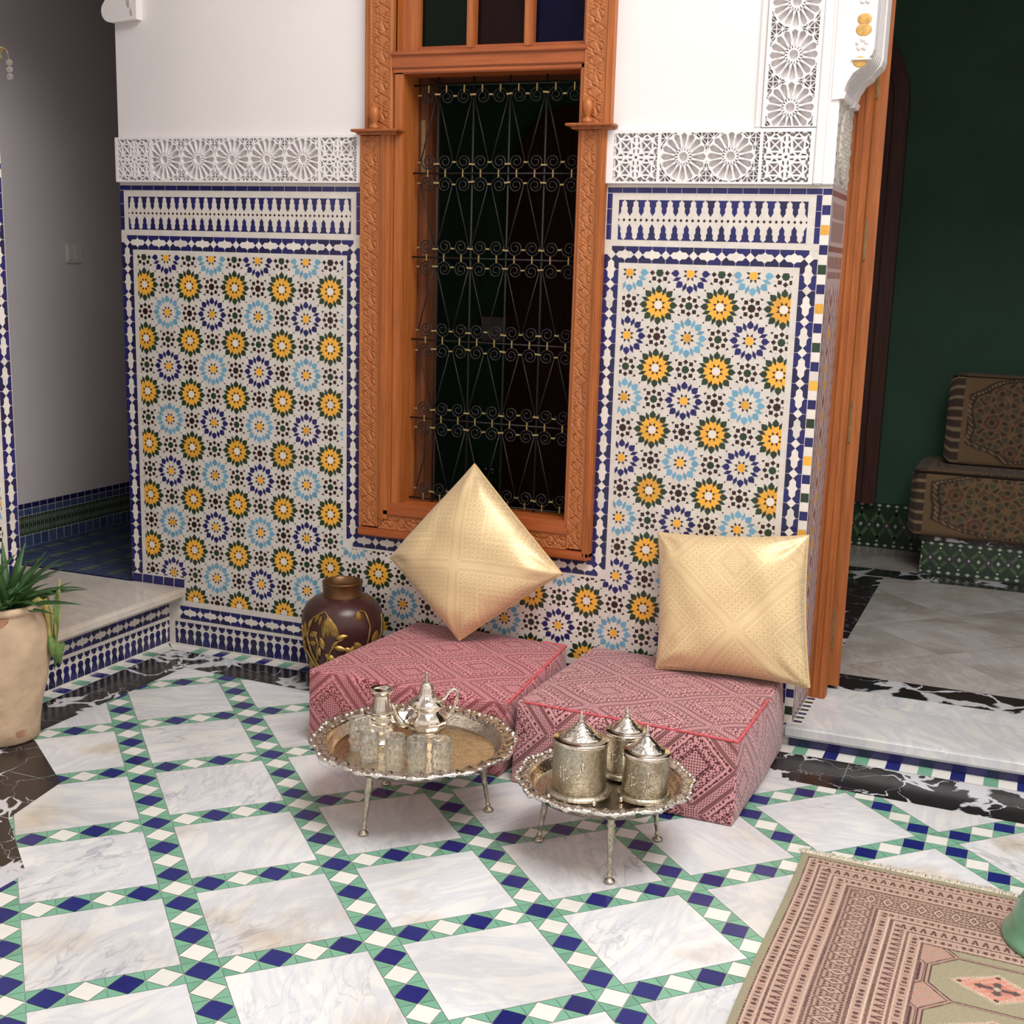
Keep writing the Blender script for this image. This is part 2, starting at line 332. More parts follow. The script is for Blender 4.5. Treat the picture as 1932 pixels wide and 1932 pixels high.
def merlons(ly,x0,x1,z0,z1,per=.0365):
    n=round((x1-x0)/per); pr=(x1-x0)/n; H=(z1-z0); zc=(z0+z1)/2; s=H/.127
    ly.h=.0002
    ly.rects=[(x0,z0,x1,z1)]
    hp=[(1.,0),(.56,.008),(.60,.020),(.40,.0245),(.46,.0375),(0,.051)]
    for i in range(n+1):
        xc=x0+i*pr
        for sg,zz in ((-1,z1),(1,z0)):
            m=NAVY if random.random()<.55 else BLUE2
            R=[(a*pr*.49,b*s) for a,b in hp]
            ly.p([(xc+a,zz+sg*b) for a,b in R]+[(xc-a,zz+sg*b) for a,b in R[-2::-1]],m)
    for i in range(2*n+1):
        xc=x0+i*pr/2; ly.p([(xc-.0052,zc),(xc,zc-.0056),(xc+.0052,zc),(xc,zc+.0056)],BRN)
    ly.rects=None
def arches(ly,x0,x1,z0,z1,per=.0365):
    n=max(1,round((x1-x0)/per)); pr=(x1-x0)/n; s=(z1-z0)/.086; ly.h=.0002; ly.rects=[(x0,z0,x1,z1)]
    for i in range(n+1):
        xc=x0+(i)*pr; m=NAVY if random.random()<.45 else BLUE2; w=pr*.47
        cz=z0+.043*s; R=[(w,0),(w,.014*s),(w*.62,.031*s)]
        arc=[(w*.86*math.sin(math.radians(q)),.046*s-w*.86*math.cos(math.radians(q))) for q in (45,75,100,125,150,180)]
        H=R+arc
        ly.p([(xc+a,z0+b) for a,b in H]+[(xc-a,z0+b) for a,b in H[-2::-1]],m)
        T=[(w,0),(w*.78,.006*s),(w*.9,.011*s),(w*.45,.014*s),(w*.5,.019*s),(0,.021*s)]
        ly.p([(xc+a,z1-b) for a,b in T]+[(xc-a,z1-b) for a,b in T[-2::-1]],BLUE2)
    ly.rects=None
def frame_rects(ly,x0,z0,x1,z1,w,m,piece=.05,gap=.0012,sides='LRTB'):
    ly.h=.0002
    def run(a0,a1,f):
        n=max(1,round((a1-a0)/piece)); q=(a1-a0)/n
        for i in range(n): f(a0+i*q+gap/2,a0+(i+1)*q-gap/2)
    if 'T' in sides: run(x0,x1,lambda a,b: ly.rect(a,z1-w+gap,b,z1,m))
    if 'B' in sides: run(x0,x1,lambda a,b: ly.rect(a,z0,b,z0+w-gap,m))
    if 'L' in sides: run(z0+w,z1-w,lambda a,b: ly.rect(x0,a,x0+w-gap,b,m))
    if 'R' in sides: run(z0+w,z1-w,lambda a,b: ly.rect(x1-w+gap,a,x1,b,m))
#SPLIT1
# ================================================================== SETTING
wy=lambda u,v,h:(u,-.0012-h,v)
# back wall
w=MB(); T=.30; H=4.7
w.box(-.10,1.055,0,T,0,H,PLASTER); w.box(1.055,1.745,0,T,0,.60,PLASTER); w.box(1.055,1.745,0,T,2.8,H,PLASTER)
w.box(1.745,2.52,0,T,0,H,PLASTER); w.box(2.52,4.2,0,T,3.1,H,PLASTER); w.box(4.2,6.3,0,T,0,H,PLASTER)
wall_back=struct(w.build('wall_back'),'white courtyard wall with star mosaic tile dado around the tall grilled window','wall')
ly=Lay(); ly.h=0
for q in ((-.1,0,1.0,1.762),(1.0,0,1.8,.60),(1.8,0,2.52,1.762)): ly.rect(*q,WHT)
ly.h=.0001; 
for a in np.arange(-.1,2.5,.051): # white margin tiles joints
    for z in (1.57,1.591,1.71,1.732,.162,.185,.096,.109): (ly.rect(a,z-.0004,a+.05,z+.0004,GROUTD) if z<.3 or a<.87 or a>1.81 else None)
field(ly,-.03,.185,2.42,1.502,[(-.03,.275,.152,1.502),(.152,.185,.852,1.502),(.852,.185,1.879,.474),(1.879,.185,2.42,1.502)])
ly.rects=None
band(ly,(-.075,.27),(-.075,1.544)); band(ly,(-.075,1.544),(.893,1.544)); band(ly,(.893,1.544),(.893,.508)); band(ly,(.893,.508),(1.836,.508))
band(ly,(1.836,.508),(1.836,1.546)); band(ly,(1.836,1.546),(2.466,1.546)); band(ly,(2.466,1.546),(2.466,.136)); band(ly,(.125,.136),(2.466,.136))
frame_rects(ly,-.1,1.57,.92,1.75,.018,NAVY,sides='LTR'); merlons(ly,-.064,.882,1.591,1.71)
frame_rects(ly,1.815,1.573,2.492,1.753,.018,NAVY,sides='LTR'); merlons(ly,1.854,2.452,1.592,1.715)
ly.h=.0002; ly.rect(2.493,1.735,2.52,1.753,NAVY)
arches(ly,.1,2.492,.008,.096)
ly.h=.0002
for i in range(58):
    z=1.734-i*.0292; m=WHT if i%2==0 else (NAVY,YEL,NAVY,DGR)[(i//2)%4]
    ly.h=.0004; ly.rect(2.494,z-.0282,2.519,z,m)
ly.h=.0009
for i in range(5): ly.p([(-.1+i*.05,.235),(-.1+i*.05+.047,.235),(-.1+i*.05+.049,.268),(-.1+i*.05+.003,.268)],NAVY)
ly.build('zellige_dado',wy,wall_back)
# ---- carved stucco bands (real relief)
def stucco_h(U,V,ros,per,sq,x0,x1,z0,z1):
    """hole mask -> height"""
    hole=np.zeros_like(U); P=per
    def disk(cx,cz,r): return np.clip((r-np.hypot(U-cx,V-cz))/.0016,0,1)
    s=P/.1453
    for cx,cz in ros:
        du=U-cx;dv=V-cz; r=np.hypot(du,dv)/s; th=np.arctan2(dv,du); k=2*pi/16
        a=(th+k/2)%k-k/2; lat=np.abs(a)*r
        wd=np.interp(r,[.022,.045,.064,.0705],[0,.0070,.0092,0]); hole=np.maximum(hole,np.clip((wd-lat)/.0014,0,1)*(r>.02)*(r<.07))
        a2=(th)%k-k/2; lat2=np.abs(a2)*r
        wd2=np.interp(r,[.0165,.021,.03],[0,.0016,0]); hole=np.maximum(hole,np.clip((wd2-lat2)/.001,0,1)*(r<.03)*(r>.016))
        hole=np.maximum(hole,disk(cx,cz,.0132*s))
    if ros:
        c0=ros[0]; near=np.minimum.reduce([np.hypot(U-cx,V-cz) for cx,cz in ros])/s; g_=P/8; bars=[]
        for nx,nz,gg in ((1,0,g_),(0,1,g_),(.7071,.7071,g_*1.4142),(.7071,-.7071,g_*1.4142)):
            q=((U-c0[0])*nx+(V-c0[1])*nz)/gg; bars.append(np.abs(q-np.round(q))*gg)
        m=np.clip((np.minimum.reduce(bars)-.0013)/.0010,0,1); hole=np.where(near>.0725,m,hole)
    for a,b,c,d in sq:   # woven square panels
        cx=(a+c)/2;cz=(b+d)/2;hx=(c-a)/2; X=(U-cx)/hx; Y=(V-cz)/((d-b)/2)
        ins=(np.abs(X)<.97)&(np.abs(Y)<.97)
        X2=(X+1)%1*2-1;Y2=(Y+1)%1*2-1
        bar=np.minimum.reduce([np.abs(np.abs(X2)-np.abs(Y2)),np.abs(np.abs(X2)+np.abs(Y2)-1.0)*.8,np.abs(np.abs(X2)-.55)+.25*(np.abs(Y2)>.75),np.abs(np.abs(Y2)-.55)+.25*(np.abs(X2)>.75),np.abs(X)*1.4,np.abs(Y)*1.4])
        m=np.clip((bar-.085)/.05,0,1); rr=np.hypot(X,Y); m=np.where(rr<.2,np.clip((.07-np.abs(rr-.12))/.05,0,1)*0+(rr<.06),m)
        hole=np.where(ins,m,hole)
    edge=(U<x0)|(U>x1)|(V<z0)|(V>z1); hole=np.where(edge,0,hole)
    return hole
def stucco(name,u0,u1,v0,v1,ros,per,sq,holes,parent,res=.0015):
    nu=int((u1-u0)/res);nv=int((v1-v0)/res); U,V=np.meshgrid(np.linspace(u0,u1,nu),np.linspace(v0,v1,nv))
    Hh=np.zeros_like(U)
    for (x0,z0,x1,z1,dv) in holes:
        m=stucco_h(U,V,ros,per,sq,x0,x1,z0,z1); Hh=np.maximum(Hh,m)
        # dividers and rims stay proud
    for (x0,z0,x1,z1,dv) in holes:
        for d in dv:
            ax,p=d; q=np.abs((U if ax=='u' else V)-p)<.0055; Hh=np.where(q,0,Hh)
    Y=-.020+Hh*.021
    e=(U<=u0+1e-6)|(U>=u1-1e-6)|(V<=v0+1e-6)|(V>=v1-1e-6); Y=np.where(e,.0,Y)
    X=np.stack([U,Y,V],-1)[:, :, :]
    return grids(name,[(X,None)],STUCCO,parent,smooth=False)
rl=[(.118+i*.1453,1.84) for i in range(5)]
stucco('stucco_frieze',-.103,.93,1.76,1.921,rl,.1453,[(-.085,1.77,.052,1.910),(.772,1.77,.905,1.910)],[(-.088,1.769,.912,1.911,[('u',.057),('u',.767)])],wall_back)
rr=[(2.06,1.844),(2.208,1.846)]; 
rp=[(2.379,1.985+.1483*i) for i in range(6)]
stucco('stucco_frieze',1.80,2.462,1.763,1.928,rr,.148,[(1.84,1.774,1.975,1.912),(2.308,1.774,2.446,1.912)],[(1.835,1.772,2.449,1.915,[('u',1.982),('u',2.301)])],wall_back)
stucco('stucco_pilaster',2.297,2.462,1.928,2.85,rp,.1483,[],[(2.309,1.934,2.449,2.83,[])],wall_back)
tr=MB(); tr.bbox(2.462,2.488,-.020,.01,1.763,3.4,PLASTER,.004); tr.bbox(2.488,2.522,-.012,.01,1.763,3.4,PLASTER,.003); tr.bbox(2.274,2.297,-.010,.01,1.928,3.4,PLASTER,.004)
tr.build('plaster_moulding',wall_back)
# ---- jamb face of the doorway (plane x = 2.52)
ly=Lay(); ly.h=0; ly.rect(0,.075,.29,1.762,PINKT)
frame_rects(ly,.004,1.57,.286,1.75,.018,PBR,sides='TB')
for i in range(10):
    u=.03+i*.024; ly.h=.0003; ly.rect(u,1.60,u+.011,1.66,PBR); ly.rect(u,1.67,u+.011,1.715,PBR)
for i in range(8):
    u=.02+i*.033; ly.rect(u,1.52,u+.02,1.556,PBR); ly.rect(u+.004,1.49,u+.024,1.51,PBR)
for v in np.arange(.12,1.46,.052):
    ly.h=.0003
    for u in (.02,.055,.19,.235,.27): ly.p([(u-.008,v),(u,v-.02),(u+.008,v),(u,v+.02)],PBR)
    for u in (.036,.076,.168,.212,.252): ly.p([(u-.006,v+.026),(u,v+.012),(u+.006,v+.026),(u,v+.04)],PBR)
    ly.p([(.10,v),(.122,v-.024),(.144,v),(.122,v+.024)],YEL if int(v*100)%2 else PBR)
for u in (.088,.156,.008,.28): ly.rect(u-.002,.1,u+.002,1.47,PBR)
for i in range(8): ly.h=.0004; ly.rect(.004+i*.035,.078,.02+i*.035,.10,(NAVY,DGR)[i%2])
ly.build('jamb_mosaic',lambda u,v,h:(2.521+h,u,v),wall_back)
# relief panel on the jamb above the tiles
U,V=np.meshgrid(np.linspace(.0,.285,110),np.linspace(1.765,2.02,110))
ov=np.hypot((U-.14)/.085,(V-1.885)/.105); Hh=.006*(ov<1)*(1-.4*np.sin(V*260)*np.sin(U*230))+.003*np.sin(V*160+U*120)*(ov>1.12)
grids('stucco_oval',[(np.stack([2.521+np.maximum(Hh,0),U,V],-1),None)],DUSTY,wall_back)
# ---- arch springing with honeycomb corbel, right of the jamb
pr=[(2.50,2.005),(2.536,2.008),(2.541,2.024),(2.534,2.03),(2.541,2.052),(2.556,2.078),(2.578,2.094),(2.583,2.104),(2.606,2.128),(2.611,2.145),(2.611,3.1),(2.50,3.1)]
RIBBR=plain('brown_rib_groove',rgb(112,88,70),.8); c=MB(); c.prism(pr,-.018,.03,PLASTER); c.prism(pr,.20,.285,PLASTER)
def ins(p,d): return [(x-(d if x>2.53 and z<2.2 else 0),z+(d*.6 if z<2.1 else 0)) for x,z in p]
for k in range(5):
    a=.03+k*.034; c.prism(ins(pr,.005),a,a+.018,PLASTER); c.prism(ins(pr,.018),a+.018,a+.034,RIBBR)  # recessed slices between the ribs get a darker brown
arch=struct(c.build('trim_2'),'white plaster arch springing with ribbed corbel beside the doorway','corbel')
g=MB()
for (x,z,r) in ((2.577,2.225,.021),(2.577,2.196,.023),(2.573,2.108,.020),(2.578,2.37,.022),(2.578,2.34,.023)): g.ball((x,-.018,z),r,GOLD,(1,.12,.8),16)
g.build('gilded_drop',arch)
g=MB()
for z in (2.158,2.285,2.31):
    for q in range(5): g.ball((2.576+.013*math.cos(q*1.257+.3),-.018,z+.013*math.sin(q*1.257+.3)),.008,PLASTER,(1,.7,1),10)
g.bbox(2.548,2.606,-.026,-.014,2.112,2.118,PLASTER,.002)
g.build('plaster_floret',arch)
# ---- left arch bracket over the back wall end
pf=[(-.075,2.318)]+[(-.095-.04*math.sin(t),2.358-.04*math.cos(t)) for t in np.linspace(0,pi*.75,9)]+[(-.105,2.41),(-.14,2.44),(-.14,2.9),(.02,2.9),(.02,2.325)]
c=MB(); c.prism(pf,-.03,.12,PLASTER); lb=struct(c.build('trim_3'),'white plaster arch bracket at the upper left end of the tiled wall','bracket')
g=MB(); g.ball((-.0,-.031,2.35),.012,DUSTY,(.6,.15,1.2),12); g.ball((-.012,-.031,2.385),.015,DUSTY,(.6,.15,1.4),12); g.build('leaf_relief',lb)
# ================================================================== FLOOR
fl=MB(); fl.box(-.9,6.3,-6,3.2,-.25,-.004,GROUT); fl.box(-1.0,.07,-.8,0,-.01,.19,PLASTER)
floor=struct(fl.build('floor'),'courtyard floor of white marble squares in blue, white and green tile strips','floor')
ly=Lay(); PT=.39338; TH=-.78022; OX,OY=.23899,-.81257; g0=PT/5
reg=(.31,-5.2,6.1,-.20); ly.rects=[reg]
c_,s_=math.cos(TH),math.sin(TH)
def W2(u,v): return (OX+c_*u-s_*v, OY-(s_*u+c_*v))
def fpoly(pts,m,rnd=None): ly.p([W2(*q) for q in pts],m,rnd)
for a in range(-14,16):
    for b in range(-14,18):
        cx,cy=W2(a*PT,b*PT)
        if cx<-.4 or cx>6.6 or cy>.4 or cy<-5.6: continue
        h=2*g0-.0008; ly.h=0; fpoly([(a*PT-h,b*PT-h),(a*PT+h,b*PT-h),(a*PT+h,b*PT+h),(a*PT-h,b*PT+h)],WMARB)
# strips: every node on the strip grid carries a diamond, green triangles between
e=.0011
N=80
def diam(i,j):
    x,y=i*g0,j*g0; h=g0/2-e; m=FNAVY if (i+j)%2 else FWHT
    fpoly([(x-h,y),(x,y-h),(x+h,y),(x,y+h)],m)
def tri(x,y,dx,dy):  # green half square corner at (x,y) between nodes
    h=g0/2
    k=e*1.2
    P=[(x+dx*k,y+dy*(k)),(x+dx*(h-k*1.8),y+dy*k),(x+dx*k,y+dy*(h-k*1.8))]
    fpoly(P,GRN)
off=2.5  # strip centre lies half way between tile centres, in units of g0
for i2 in range(-160,160):
    for j2 in range(-160,160):
        i=i2*.5;j=j2*.5
        if (i2+5)%2 or (j2+5)%2: continue
        I=round(i-off);J=round(j-off)
        if I%5 and J%5: continue
        x,y=i*g0,j*g0; cx,cy=W2(x,y)
        if cx<.2 or cx>6.2 or cy>-.12 or cy<-5.3: continue
        h=g0/2-e; m=FWHT if (I+J)%2 else FNAVY
        fpoly([(x-h,y),(x,y-h),(x+h,y),(x,y+h)],m)
        for dx,dy in ((1,1),(1,-1),(-1,1),(-1,-1)):
            k=e*.55; hh=g0/2; q=e*1.9
            fpoly([(x+dx*(hh-k),y+dy*(hh-k)),(x+dx*q,y+dy*(hh-k)),(x+dx*(hh-k),y+dy*q)],GRN)
ly.rects=None
ly.h=.0004
def strip(pts,m,rnd=None): ly.p(pts,m,rnd)
# black marble border
for a,b in ((.132,.62),(.622,1.30),(1.302,1.95),(1.952,2.72),(2.722,4.2)):
    za=-.215-.04*(a>2); ly.p([(a,-.0625-.0068*a),(b,-.0625-.0068*b),(b,-.222-.033*b),(max(a,.31),-.222-.033*a)],BMARB)
ly.p([(.132,-.064),(.31,-.232),(.31,-.62),(.132,-.62)],BMARB); ly.p([(.132,-.623),(.31,-.623),(.31,-1.04),(.132,-1.04)],BMARB)
ly.p([(.10,-.95),(.353,-1.045),(.655,-1.27),(.10,-1.27)],BMARB); ly.p([(.10,-1.272),(.655,-1.272),(.70,-1.52),(.10,-1.52)],BMARB)
ly.p([(.10,-1.522),(.70,-1.522),(.968,-1.745),(.10,-1.745)],BMARB); ly.p([(.10,-1.747),(.97,-1.747),(.97,-1.86),(.70,-2.12),(.10,-2.12)],BMARB)
# small coloured edge strip along the wall and the step
ly.h=.0006
ly.p([(.06,0),(4.2,0),(4.2,-.090),(.13,-.062)],FWHT); ly.p([(.07,0),(.130,-.062),(.130,-1.0),(.07,-1.0)],FWHT)
ly.h=.0009
for i in range(42):
    x=.215+i*.0968; m=(GRN,FNAVY)[i%2]
    if x>4.1: break
    y1=-.0600-.0068*x; ly.p([(x,-.002),(x+.043,.0),(x+.043,y1),(x,y1)],m)
for i in range(10):
    y=-.13-i*.0968; ly.p([(.0715,y),(.0715,y-.046),(.128,y-.046),(.128,y)],(GRN,FNAVY)[i%2])
ly.build('floor_tiles',lambda u,v,h:(u,v,h-.0012),floor)
# landing slab, its riser and the corridor behind
st=MB(); st.bbox(-1.0,.152,-.8,.0,.192,.235,SMARB,.012); step=struct(st.build('trim_4'),'cream marble landing slab raised above the floor at left','step')
ly=Lay(); ly.h=0; ly.rect(0,0,.8,.19,WHT); band(ly,(-.03,.136),(.83,.136)); arches(ly,0,.8,.008,.096)
ly.build('riser_mosaic',lambda u,v,h:(.0712+h,-u,v),step)
cw=MB(); cw.box(-1.02,-.88,-.95,2.7,0,4.7,GREYP); cw.box(-.88,.0,2.6,2.7,0,3.2,GREYP); cw.box(-.10,.0,.3,2.7,0,3.2,GREYP)
wl=struct(cw.build('wall_corridor'),'dim grey plastered corridor wall beyond the landing','wall')
cf=MB(); cf.box(-.88,-.1,0,2.6,.0,.2345,BLUE2); cfo=struct(cf.build('floor_corridor'),'dark blue tiled corridor floor beyond the marble landing','floor')
CBL=tile('corridor_blue',rgb(58,72,104),.3,.25); CGR=tile('corridor_green',rgb(92,104,92),.3,.25)
ly=Lay()
for i in range(17):
    for j in range(78):
        x=-.88+i*.047; y=.004+j*.0335; ly.h=.0003
        ly.rect(x+.001,y+.001,min(x+.045,-.101),y+.0315,CGR if ((i+j//1*0)%3==1 and (j%4!=0)) else CBL)
ly.build('corridor_tiles',lambda u,v,h:(u,v,.2352+h),cfo)
ly=Lay()
for j in range(70):
    y=-.8+j*.048; ly.h=.0003; ly.rect(y+.001,.405,y+.046,.427,BLUE2); ly.rect(y+.001,.237,y+.046,.285,CBL); ly.rect(y+.001,.375,y+.046,.402,CBL)
    for q in range(2):
        ly.h=.0002; ly.rect(y+q*.024+.001,.288,y+q*.024+.023,.372,DGR); ly.h=.0005; cy=y+q*.024+.012
        for zz in (.31,.35): ly.p([(cy-.009,zz),(cy,zz-.018),(cy+.009,zz),(cy,zz+.018)],CGR)
ly.build('corridor_dado',lambda u,v,h:(-.879+h,u,v),wl)
# left courtyard wall (pier) with the same tile dado
pw=MB(); pw.box(-.07,.098,-5.4,-.8,0,4.7,PLASTER); pw.box(-.07,.098,-.8,-.0005,2.75,4.7,PLASTER); pw.box(-.88,-.07,-.95,-.8,0,3.2,GREYP)
pier=struct(pw.build('wall_left'),'left courtyard wall edge with a mosaic strip beside the corridor','wall')
ly=Lay(); ly.h=0; ly.rect(.0,0,2.2,1.762,WHT); field(ly,.075,.185,2.1,1.73,[(.072,.185,2.1,1.70)],.165,1.4016); ly.rects=None; band(ly,(.10,.136),(2.1,.136)); arches(ly,.07,2.1,.008,.096)
band(ly,(.028,.02),(.028,1.72)); frame_rects(ly,0.0,1.0,2.1,1.762,.018,NAVY,sides='T')
ly.build('pier_mosaic',lambda u,v,h:(.0985+h,-.8-u,v),pier)
U,V=np.meshgrid(np.linspace(.02,.5,160),np.linspace(1.79,2.6,270)); Hh=.005*(np.sin(U*220)*np.sin(V*200)>.1)
grids('pier_stucco',[(np.stack([.1+Hh,-.8-U,V],-1),None)],STUCCO,pier,False)
# right and front walls of the courtyard, ceiling around the skylight opening
rw=MB(); rw.box(6.1,6.3,-5.6,0,0,4.7,PLASTER); struct(rw.build('wall_right'))
fw=MB(); fw.box(-.1,6.3,-5.7,-5.5,0,4.7,PLASTER); struct(fw.build('wall_front'))
ce=MB()
SX0,SX1,SY0,SY1=2.0,5.0,-4.1,-1.0
ce.box(-1.02,SX0,-5.7,.3,4.7,4.85,CEIL); ce.box(SX1,6.3,-5.7,.3,4.7,4.85,CEIL); ce.box(SX0,SX1,-5.7,SY0,4.7,4.85,CEIL); ce.box(SX0,SX1,SY1,.3,4.7,4.85,CEIL)
struct(ce.build('ceiling'))
# ================================================================== ROOM BEHIND
rm=MB(); rm.box(0,5.2,3.0,3.1,0,3.2,GREENW); rm.box(5.1,5.2,.3,3.0,0,3.2,GREENW); rm.box(0.0,.05,.3,3.0,0,3.2,GREENW); 
rm.box(0.05,1.05,.3,.32,0,3.2,GREENW); rm.box(1.05,1.75,.3,.32,0,.6,GREENW); rm.box(1.05,1.75,.3,.32,2.8,3.2,GREENW); rm.box(1.75,2.3,.3,.32,0,3.2,GREENW)
rw_=struct(rm.build('wall_room'),'dark green plastered wall of the room seen through door and window','wall')
rc=MB(); rc.box(-1.0,5.2,.3,3.1,3.2,3.3,CEIL); rc.box(-1.02,-.07,-.95,.3,3.2,3.3,CEIL); struct(rc.build('ceiling_room'))
rf=MB(); rf.box(0,5.2,.02,3.0,-.01,.0735,RMARB); rfl=struct(rf.build('floor_room'),'grey marble room floor with black marble borders inside the doorway','floor')
ly=Lay(); ly.h=.0004
ly.p([(2.3,.43),(3.4,.43),(3.4,.61),(2.3,.61)],BMARB); ly.p([(3.402,.43),(5.1,.43),(5.1,.61),(3.402,.61)],BMARB)
ly.p([(2.3,.612),(2.54,.612),(2.54,2.29),(2.3,2.29)],BMARB); ly.p([(2.3,2.292),(3.3,2.292),(3.3,2.46),(2.3,2.46)],BMARB); ly.p([(3.302,2.292),(5.1,2.292),(5.1,2.46),(3.302,2.46)],BMARB)
ly.rects=[(2.541,.612,5.1,2.29)]
for i in range(-6,10):
    for j in range(-6,10):
        cx=2.9+(i-j)*.31; cy=1.35+(i+j)*.31; ly.p([(cx-.309,cy),(cx,cy-.309),(cx+.309,cy),(cx,cy+.309)],RMARB)
ly.rects=None
ly.build('room_floor_tiles',lambda u,v,h:(u,v,.0738+h),rfl)
th=MB(); th.bbox(2.495,4.22,-.03,.30,.030,.075,WMARB,.010); th.box(2.521,4.2,.28,.43,.0,.0745,WMARB); th.box(2.515,4.2,-.008,.1,0,.032,BLUE2)
thr=struct(th.build('trim_5'),'white marble threshold step at the doorway on the right','step')
ly=Lay()
for i in range(33): ly.h=.0005; ly.rect(2.522+i*.0508,.003,2.522+i*.0508+.049,.029,NAVY if i%4 else BLUE2)
ly.build('riser_tiles',lambda u,v,h:(u,-.0085-h,v),thr)
ly=Lay(); ly.h=.0006; ly.rect(2.521,-.02,2.551,.285,FWHT); ly.h=.0009
for i in range(7): ly.rect(2.5225,.005+i*.042,2.5495,.024+i*.042,(BLUE2,DGR)[i%2])
ly.build('edge_strip',lambda u,v,h:(u,v,.0752+h),thr)
# tiled skirting of the room
ly=Lay(); 
def green_net(ly,x0,x1,z0,z1,p=.092):
    ly.h=0; ly.rect(x0,z0,x1,z1,DGR); n=max(1,round((x1-x0)/p)); p=(x1-x0)/n; zc=(z0+z1)/2; G2=MATS['net_green'] if 'net_green' in MATS else tile('net_green',rgb(70,94,62),.3,.25); W2_=MATS['net_white'] if 'net_white' in MATS else tile('net_white',rgb(176,184,168),.3,.1); PU=MATS['net_violet'] if 'net_violet' in MATS else tile('net_violet',rgb(60,52,62),.3,.2)
    hh=(z1-z0)/2; ly.rects=[(x0,z0,x1,z1)]
    for i in range(-1,n+1):
        xc=x0+(i+.5)*p; ly.h=.0003
        for s in (1,-1):
            t=.011
            for zb,zt in ((zc-hh*.55,zc+hh*.55),):
                ly.p([(xc-s*p/2-t,zb),(xc-s*p/2+t,zb),(xc+s*p/2+t,zt),(xc+s*p/2-t,zt)],G2)
        ly.h=.0005
        ly.p([(xc-.022,zc),(xc,zc-.03),(xc+.022,zc),(xc,zc+.03)],PU); ly.h=.0007; ly.p([(xc-.007,zc),(xc,zc-.009),(xc+.007,zc),(xc,zc+.009)],W2_)
        for zz in (zc-.0,): ly.p([(xc+p/2-.01,zz),(xc+p/2,zz-.012),(xc+p/2+.01,zz),(xc+p/2,zz+.012)],W2_)
        for k in range(2):
            for zz in (z0+.014,z1-.014): ly.p([(xc+k*p/2-.013,zz),(xc+k*p/2,zz-.009),(xc+k*p/2+.013,zz),(xc+k*p/2,zz+.009)],W2_)
            for zz in (z0+.036,z1-.036): ly.p([(xc+k*p/2-.008,zz),(xc+k*p/2,zz-.007),(xc+k*p/2+.008,zz),(xc+k*p/2,zz+.007)],W2_ if k else PU)
    ly.rects=None
green_net(ly,.06,2.69,.075,.32); ly.build('room_skirting_mosaic',lambda u,v,h:(u,2.998-h,v),rw_)
# arched dark doors on the far wall
def arched(name,x0,x1,z0,zs,y,label):
    xc=(x0+x1)/2;R=(x1-x0)/2
    arc=[(xc+R*math.cos(t),zs+R*1.15*math.sin(t)) for t in np.linspace(0,pi,25)]
    m=MB(); m.prism([(x1,z0)]+arc+[(x0,z0)],y-.03,y,DWOOD)
    d=struct(m.build(name),label,'door')
    m=MB(); R2=R-.07
    a2=[(xc+R2*math.cos(t),zs+R2*1.15*math.sin(t)) for t in np.linspace(0,pi,25)]
    O=[(x1,z0)]+arc+[(x0,z0)]; I=[(x1-.07,z0)]+a2+[(x0+.07,z0)]
    for k in range(len(O)-1): m.prism([O[k],O[k+1],I[k+1],I[k]],y-.055,y-.03,DWOOD)
    m.build('door_frame',d)
    m=MB(); m.box(xc-.012,xc+.012,y-.045,y-.03,z0,zs+R*.9,DWOOD)
    for s in (-1,1):
        for q in range(3): m.bbox(xc+s*R*.45-R*.3,xc+s*R*.45+R*.3,y-.04,y-.03,z0+.1+q*.6,z0+.6+q*.6,DWOOD,.006)
    m.build('door_panel',d)
    return d
arched('door_1',.24,1.0,.075,1.95,2.999,'dark red arched door on the far wall seen through the window grille')
arched('door_2',1.55,2.395,.32,2.35,2.997,'dark arched wooden door on the far green wall behind the doorway')
# doorway: wooden jamb frame and opened leaf
d=MB(); d.bbox(2.512,2.578,.288,.345,.07,3.08,WOOD,.003); d.bbox(2.534,2.548,.280,.29,.075,3.08,WOOD,.003); d.bbox(2.556,2.574,.283,.29,.075,3.08,WOOD,.003); d.box(2.53,4.2,.288,.345,3.05,3.12,WOOD)
fr=struct(d.build('door_frame'),'orange wooden jamb of the doorway at the right','door frame')
d=MB(); P=[(2.5605,.408),(2.607,.413),(2.425,1.09),(2.38,1.085)]
V=[(a,b,.088) for a,b in P]+[(a,b,2.9) for a,b in P]
d.add(V,[(3,2,1,0),(4,5,6,7),(0,1,5,4),(1,2,6,5),(2,3,7,6),(3,0,4,7)],WOOD)
leaf=struct(d.build('door_3'),'opened orange wooden door leaf seen edge on beside the doorway','door')
for z0,z1 in ((.222,.362),(.95,1.092),(1.552,1.682),(2.06,2.15)):
    d=MB(); d.bbox(2.563,2.577,.4035,.412,z0,z1,BRASSP,.0015); d.ball((2.570,.403,z0+.02),.002,IRON); d.ball((2.570,.403,z1-.02),.002,IRON); d.build('bolt_plate',leaf)
